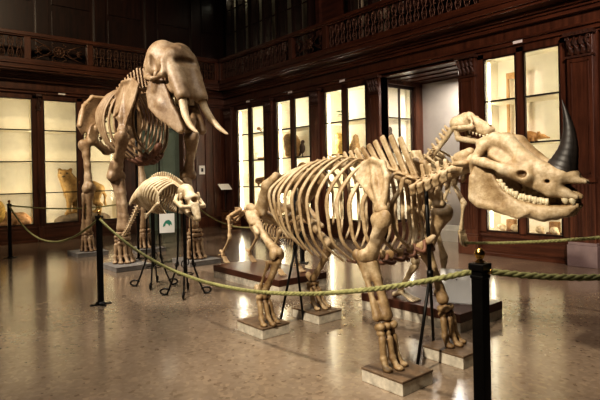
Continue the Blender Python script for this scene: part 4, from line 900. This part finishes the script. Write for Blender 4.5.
# ------------------------------------------------------------------ things standing near the back corner
t = thing('reading_stand', 'slim stand with tilted white caption board in the far dark corner', 'stand', (7.36, 12.1, 0))
obj('pole', MB().tube([(0, 0, .02), (0, 0, 1.05)], .014, 8), M['iron'], t); obj('foot', MB().lathe([(.14, 0), (.14, .015), (.03, .03)], (0, 0, 0)), M['iron'], t)
obj('caption_board', MB().obox((0, 0, 1.10), (.34, .24, .015), Matrix.Rotation(math.radians(38), 3, 'X')), M['card'], t)
t = thing('wooden_crate', 'small brown slatted crate on the floor by the far corner', 'crate', (7.32, 11.75, 0), .1)
cr_ = MB()
for k in range(4): cr_.box(-.2, .2, -.16, -.145, .02+.11*k, .11+.11*k); cr_.box(-.2, .2, .145, .16, .02+.11*k, .11+.11*k); cr_.box(-.2, -.185, -.145, .145, .02+.11*k, .11+.11*k); cr_.box(.185, .2, -.145, .145, .02+.11*k, .11+.11*k)
obj('slats', cr_, m_wood('crate_wood', (.09, .035, .015), (.22, .10, .045), (.1, 1, 1)), t)
cp = MB()
for sx in (-1, 1):
    for sy in (-1, 1): cp.box(sx*.185-.012, sx*.185+.012, sy*.13-.012, sy*.13+.012, 0, .46)
obj('corner_posts', cp, M['wood'], t); obj('lid', MB().box(-.21, .21, -.17, .17, .46, .48), M['wood'], t)
t = thing('light_switch', 'small white switch plate on brown wall right of the teal door', 'switch', (6.95, 12.6, 1.57))
obj('plate', MB().box(-.09, .09, -.012, 0, -.12, .12), M['card'], t, bevel=.004); obj('rocker', MB().box(-.03, .03, -.02, -.012, -.05, .05), M['iron'], t)

# ------------------------------------------------------------------ specimens in the cases
FUR = {'lion': m_plain('lioness_fur', (.36, .225, .085), .9, 0, .35, 12, .5), 'mane': m_plain('yellow_mane', (.55, .36, .10), .95, 0, .4, 26, 1.0), 'brown': m_plain('brown_hide', (.26, .14, .06), .8, 0, .4, 16, .5), 'dark': m_plain('dark_feathers', (.05, .03, .02), .8, 0, .4, 20, .4), 'nest': m_plain('woven_nest', (.36, .23, .11), .9, 0, .5, 40, 1.0), 'leaf': m_plain('green_leaf', (.05, .16, .035), .5, 0, .3, 20), 'shell': m_plain('armadillo_shell', (.45, .25, .09), .45, 0, .4, 50, .7), 'rock': m_plain('display_rock', (.16, .12, .08), .9, 0, .4, 10, .8)}
def specimen(name, ops, mat, label, cat, res=.014, k=.03, group=None, bump=0.0):
    v, f = sculpt(ops, res, k, bump); c = V3(((v[:, 0].min()+v[:, 0].max())/2, (v[:, 1].min()+v[:, 1].max())/2, v[:, 2].min()))
    o = link(name, mesh_of(name, v-c, f, mat, True)); o.location = c; return tag(o, label, cat, group)
# lioness: faces left (-x), standing on a rock
def lioness(x, y, z):
    P = lambda a, b_, c: (x+a, y+b_, z+c)
    ops = [cap(P(.04, 0, .60), P(.50, 0, .60), .19, .17), cap(P(.50, 0, .62), P(.66, 0, .58), .15, .13), cap(P(.02, -.01, .64), P(-.10, -.06, .84), .20, .17), cap(P(.0, -.02, .46), P(-.03, -.05, .72), .15, .19), ell(P(-.17, -.09, .93), (.145, .13, .13)), cap(P(-.18, -.15, .895), P(-.215, -.215, .865), .085, .065), cap(P(-.17, -.15, .95), P(-.215, -.215, .90), .05, .035)]
    for s in (-1, 1): ops += [ell(P(-.14+s*.11, -.06-s*.045, 1.045), (.045, .03, .045)), cap(P(.02+s*.07, s*.07, .50), P(.01+s*.09, s*.07, .06), .085, .045), cap(P(.01+s*.09, s*.07, .05), P(-.05+s*.09, s*.07-.03, .035), .052, .045), cap(P(.60, s*.08, .54), P(.56, s*.09, .28), .12, .06), cap(P(.56, s*.09, .28), P(.66, s*.09, .20), .06, .042), cap(P(.66, s*.09, .20), P(.62, s*.09, .04), .042, .042), cap(P(.62, s*.09, .035), P(.53, s*.09, .03), .045, .04)]
    ops += chain([P(.72, 0, .60), P(.80, .0, .42), P(.80, .03, .24), P(.82, .03, .18)], [.035, .028, .025, .03])
    o = specimen('mounted_lioness', ops, FUR['lion'], 'tawny mounted lioness standing in the glazed case behind the elephant hind legs', 'stuffed animal', .018, .05)
    fc = MB(); M_ = M['iron']
    fc.lathe([(.035, -.01), (.030, .015), (.001, .03)], (0, 0, 0), 8); n = obj('nose', fc, FUR['dark'], o, smooth=True); n.location = Vector(P(-.235, -.275, .885))-o.location
    for s in (-1, 1):
        e = obj('eye', MB().lathe([(.001, -.022), (.019, -.012), (.022, 0), (.019, .012), (.001, .022)], (0, 0, 0), 8), FUR['dark'], o, smooth=True); e.location = Vector(P(-.205+s*.06, -.195-s*.03, .965))-o.location
    return o
ZF = .365
specimen('display_rock', [ell((3.65, 12.93, ZF+.06), (.34, .24, .15)), ell((3.42, 12.90, ZF+.04), (.18, .18, .12)), ell((4.15, 12.95, ZF+.05), (.40, .22, .16)), Cut(ell((3.6, 12.9, ZF-.50), (4, 4, .503)), .004)], FUR['rock'], 'low dark rock base under the mounted lioness', 'rock', .02, .05, bump=.006)
ln = lioness(3.64, 12.96, ZF+.175); ln.scale = (1.0, 1.0, 1.02)
def recliner(x, y, z):
    P = lambda a, b_, c: (x+a, y+b_, z+c)
    ops = [cap(P(0, 0, .17), P(.38, .02, .15), .16, .14), cap(P(.38, .02, .15), P(.50, .02, .11), .14, .09), cap(P(.05, -.12, .06), P(-.24, -.16, .05), .055, .045), cap(P(.46, -.12, .08), P(.26, -.17, .05), .08, .045), cap(P(-.05, 0, .26), P(-.14, -.02, .40), .13, .12)]
    o = specimen('reclining_animal', ops, FUR['brown'], 'brown reclining maned animal at the bottom of the left edge case', 'stuffed animal', .018, .05)
    v, f = sculpt([ell(P(-.16, -.03, .38), (.20, .17, .24)), ell(P(-.10, -.02, .22), (.17, .17, .18)), Cut(ell(P(-.36, -.08, .42), (.08, .07, .09)), .02)], .018, .04, .01)
    m_ = link('mane', mesh_of('mane', v-V3(o.location), f, FUR['mane'], True), o, 'shaggy yellow mane')
    v, f = sculpt([ell(P(-.30, -.07, .42), (.09, .085, .10)), cap(P(-.34, -.08, .39), P(-.42, -.11, .36), .055, .045)], .014, .03)
    link('face', mesh_of('face', v-V3(o.location), f, FUR['lion'], True), o); return o
recliner(2.20, 12.92, ZF)
def jar(x, y, z, r, h, label, group, fill):
    t = thing('specimen_jar', label, 'jar', (x, y, z), 0, group)
    obj('glass_body', MB().lathe([(r*.9, 0), (r, .01), (r, h*.86), (r*.8, h*.92)], (0, 0, 0), 14), M['glass'], t, smooth=True)
    obj('contents', MB().lathe([(r*.3, .015), (r*.6, h*.2), (r*.45, h*.5), (r*.55, h*.62), (r*.2, h*.74)], (0, 0, 0), 10), fill, t, smooth=True)
    obj('lid', MB().lathe([(r*.85, h*.92), (r*.85, h), (r*.5, h*1.03)], (0, 0, 0), 14), M['shelf'], t, smooth=True); return t
def on_right(d, s): return XR+d, s
# first case from the corner
x, _ = on_right(.3, 0); z0, z1, z2, z3 = ZF, 1.098, 1.798, 2.498
specimen('mounted_branch', [cap((x, 11.22, z3), (x, 11.28, z3+.10), .022, .014), cap((x, 11.28, z3+.09), (x-.02, 11.12, z3+.16), .012, .008), cap((x, 11.28, z3+.09), (x, 11.46, z3+.13), .014, .010), ell((x, 11.36, z3+.15), (.06, .05, .04))], FUR['brown'], 'small brown branch mount on the upper shelf of the corner case', 'branch', .009, .01)
for i, (s, h) in enumerate(((11.50, .20), (11.64, .30), (11.78, .18))): jar(x, s, z2, .055, h, ('short white jar nearest the right door edge in the corner case', 'tallest white jar in the corner case', 'small white jar left of the tall one in the corner case')[i], 'jars in the corner case', M['white'])
specimen('brown_mammal', [cap((x, 11.15, z1+.16), (x, 11.45, z1+.15), .09, .08), ell((x, 11.06, z1+.22), (.07, .06, .06)), cap((x, 11.42, z1+.1), (x, 11.42, z1+.005), .03), cap((x, 11.15, z1+.1), (x, 11.14, z1+.005), .03)], FUR['brown'], 'brown small mammal on the lower shelf of the corner case', 'stuffed animal', .014, .03)
specimen('brown_tortoise', [ell((x, 10.85, z1+.42+.05), (.001, .001, .001))], FUR['brown'], '', '') if False else None
specimen('small_lizard', [ell((x, 11.3, z2+.04), (.06, .12, .035)), ell((x, 11.16, z2+.05), (.03, .045, .03)), cap((x, 11.36, z2+.03), (x, 11.42, z2+.025), .022, .012)], FUR['brown'], 'flat brown lizard right of the jars in the corner case', 'stuffed animal', .01, .02)
# second case
specimen('hornet_nest', [ell((x, 9.96, z2+.33), (.2, .24, .28)), ell((x, 9.94, z2+.10), (.18, .22, .1)), ell((x-.08, 10.04, z2+.48), (.1, .1, .12))], FUR['nest'], 'big round brown nest on a shelf of the second lit case', 'nest', .018, .05, bump=.01)
bd = specimen('mounted_bird', [ell((x, 9.56, z2+.22), (.06, .08, .12)), ell((x, 9.54, z2+.37), (.045, .05, .05)), cap((x, 9.54, z2+.37), (x, 9.45, z2+.36), .016, .004), cap((x, 9.60, z2+.16), (x, 9.67, z2+.05), .04, .02), cap((x, 9.56, z2+.1), (x, 9.56, z2+.003), .012)], FUR['dark'], 'dark perched bird right of the round nest', 'bird', .010, .02)
specimen('coral_head', [ell((x, 9.45, z1+.24), (.2, .24, .27)), ell((x, 9.56, z1+.44), (.13, .14, .14)), Cut(ell((x, 9.45, z1-.2), (1, 1, .2)), .01)], FUR['nest'], 'brown rounded coral below the dark bird', 'coral', .016, .04, bump=.012)
# third case
def plant(x, y, z, label):
    t = thing('leafy_sprig', label, 'plant', (x, y, z)); obj('stem', MB().tube([(0, 0, 0), (0, .02, .12), (0, .0, .22)], .008, 6), FUR['leaf'], t); r_ = random.Random(3)
    for k in range(16):
        a = r_.random()*2*PI; e = r_.random()*.5; L = .12+.06*r_.random(); h = .08+.16*r_.random(); dx, dy = math.cos(a), math.sin(a)
        m = MB(); m.add([(dx*.01, dy*.01, h), (dx*L*.5-dy*.035, dy*L*.5+dx*.035, h+e*.1), (dx*L, dy*L, h+e*.06), (dx*L*.5+dy*.035, dy*L*.5-dx*.035, h+e*.1)], [(0, 1, 2, 3)]); obj('leaf', m, FUR['leaf'], t)
plant(x, 8.16, z3, 'green leafy sprig on the top shelf of the brightest case')
specimen('ochre_sponge', [ell((x, 8.20, z2+.18), (.14, .16, .19)), ell((x, 8.28, z2+.38), (.09, .1, .12)), ell((x, 8.08, z2+.1), (.1, .1, .1))], FUR['mane'], 'lumpy ochre sponge in the brightest case', 'sponge', .016, .04, bump=.012)
specimen('tan_sponge', [ell((x, 7.80, z2+.14), (.12, .11, .15)), ell((x, 7.77, z2+.32), (.07, .07, .10))], FUR['nest'], 'smaller tan sponge right of the ochre one', 'sponge', .016, .04, bump=.012)
# recess cabinet
specimen('perched_owl', [ell((8.13, 7.03, z2+.0+.62), (.001,)*3)], FUR['dark'], '', '') if False else None
specimen('mounted_bird', [ell((8.17, 6.945, z2+.22), (.11, .055, .18)), ell((8.14, 6.945, z2+.44), (.065, .045, .085)), ell((8.19, 6.945, z2+.06), (.10, .05, .06))], FUR['dark'], 'dark mounted bird inside the narrow recess cabinet', 'bird', .012, .03, bump=.006)
# fourth case
ar = specimen('armadillo', [ell((x-.02, 4.02, z2+.10), (.10, .20, .09)), ell((x-.02, 3.78, z2+.085), (.045, .08, .045)), cap((x-.02, 3.73, z2+.08), (x-.02, 3.65, z2+.06), .025, .012), cap((x-.02, 4.2, z2+.07), (x-.02, 4.36, z2+.05), .03, .01)]+[cap((x-.02+a, q, z2+.06), (x-.02+a, q, z2+.004), .022) for a in (-.06, .06) for q in (3.88, 4.14)]+[cap((x-.02+a, 3.80, z2+.12), (x-.02+a, 3.82, z2+.165), .015, .01) for a in (-.025, .025)], FUR['shell'], 'brown armadillo on a shelf behind the rhinoceros skull', 'stuffed animal', .010, .02, bump=.004)
for i, (s, lab) in enumerate(((4.40, 'small pale skull at left end of bottom shelf below the rhinoceros jaw'), (4.18, 'small pale skull second from left below the rhinoceros jaw'), (3.78, 'small pale skull behind right door below the rhinoceros jaw'), (3.56, 'small pale skull nearest the light tube below the rhinoceros jaw'))):
    specimen('small_skull', [ell((x-.12, s, ZF+.09), (.06, .065, .055)), cap((x-.14, s-.03, ZF+.07), (x-.18, s-.08, ZF+.05), .04, .028), cap((x-.12, s, ZF+.05), (x-.17, s-.06, ZF+.018), .025, .018), Cut(ell((x-.185, s-.01, ZF+.095), (.018, .018, .016)), .005)], M['pale'], lab, 'skull', .009, .012, group='small skulls in the armadillo case')
for s, c, lab in ((4.36, 'brown', 'brown wooden block mount at left, behind the small skulls'), (3.66, 'brown', 'brown wooden block mount at right, behind the small skulls')):
    t = thing('wooden_mount', lab, 'mount', (x+.12, s, ZF)); obj('base', MB().box(-.08, .08, -.1, .1, 0, .03), M['wood'], t); obj('block', MB().box(-.05, .05, -.07, .07, .03, .2), FUR['brown'], t, bevel=.01)
t = thing('inner_frame', 'tall wooden frame leaning inside the left door of the armadillo case', 'frame', (x+.24, 4.3, z2))
for nm, q in (('stile', (-.02, .02, -.16, -.12)), ('stile', (-.02, .02, .12, .16))): obj(nm, MB().box(*q, .004, 1.2), FUR['shell'], t)
obj('rail', MB().box(-.02, .02, -.12, .12, 1.1, 1.2), FUR['shell'], t)
# ------------------------------------------------------------------ light and camera
def spot(name, loc, target, power, angle, col, size=.25, blend=.6):
    L = bpy.data.lights.new(name, 'SPOT'); L.energy = power; L.spot_size = math.radians(angle); L.spot_blend = blend
    L.color = col; L.shadow_soft_size = size
    o = bpy.data.objects.new(name, L); COL.objects.link(o); o.location = loc
    o.rotation_euler = (Vector(target)-Vector(loc)).to_track_quat('-Z', 'Y').to_euler(); return o
spot('spot_rhinoceros', (-1.6, 1.6, 4.6), (2.9, 2.7, 1.0), 1850, 40, (1, .88, .70), .10)
spot('spot_elephant', (-1.6, 8.2, 6.0), (3.3, 8.0, 1.9), 2500, 44, (1, .86, .70), .15)
spot('spot_dugong', (.3, 4.6, 5.6), (2.75, 5.6, 1.1), 1400, 24, (1, .90, .74), .12)
spot('fill_case_wall', (2.2, -1.2, 5.0), (7.6, 4.4, 3.0), 1900, 64, (1, .76, .66), .4)  # unseen fill added to lift the dark wood of the case wall
spot('fill_back_wall', (1.0, 6.0, 6.8), (2.8, 12.3, 3.9), 1100, 66, (1, .78, .52), .4)  # unseen fill added to bring out the back wall and its railing
l = area_lamp('ceiling_wash', (2.0, 4.0, 7.2), 3, 5, 122, (1, .90, .78)); l.data.spread = math.radians(85)
w = bpy.data.worlds.new('World'); SC.world = w; w.use_nodes = True
w.node_tree.nodes['Background'].inputs[0].default_value = (1, .8, .6, 1); w.node_tree.nodes['Background'].inputs[1].default_value = .01
SC.view_settings.view_transform = 'Standard'; SC.view_settings.look = 'Medium High Contrast'; SC.view_settings.exposure = 0

F_ = Vector((.637, .770, 0)).normalized(); Rt = Vector((F_.y, -F_.x, 0)); th = math.atan(.0206)
cr = Rt*math.cos(th)-Vector((0, 0, 1))*math.sin(th); cu = Rt*math.sin(th)+Vector((0, 0, 1))*math.cos(th)
cam = bpy.data.cameras.new('camera'); co = bpy.data.objects.new('camera', cam); COL.objects.link(co)
mt = Matrix((cr, cu, -F_)).transposed().to_4x4(); mt.translation = (0, 0, 1.35); co.matrix_world = mt
cam.sensor_fit = 'HORIZONTAL'; cam.sensor_width = 36; cam.lens = 517/600*36; cam.shift_y = -24/600; cam.clip_start = .05; cam.clip_end = 60
SC.camera = co
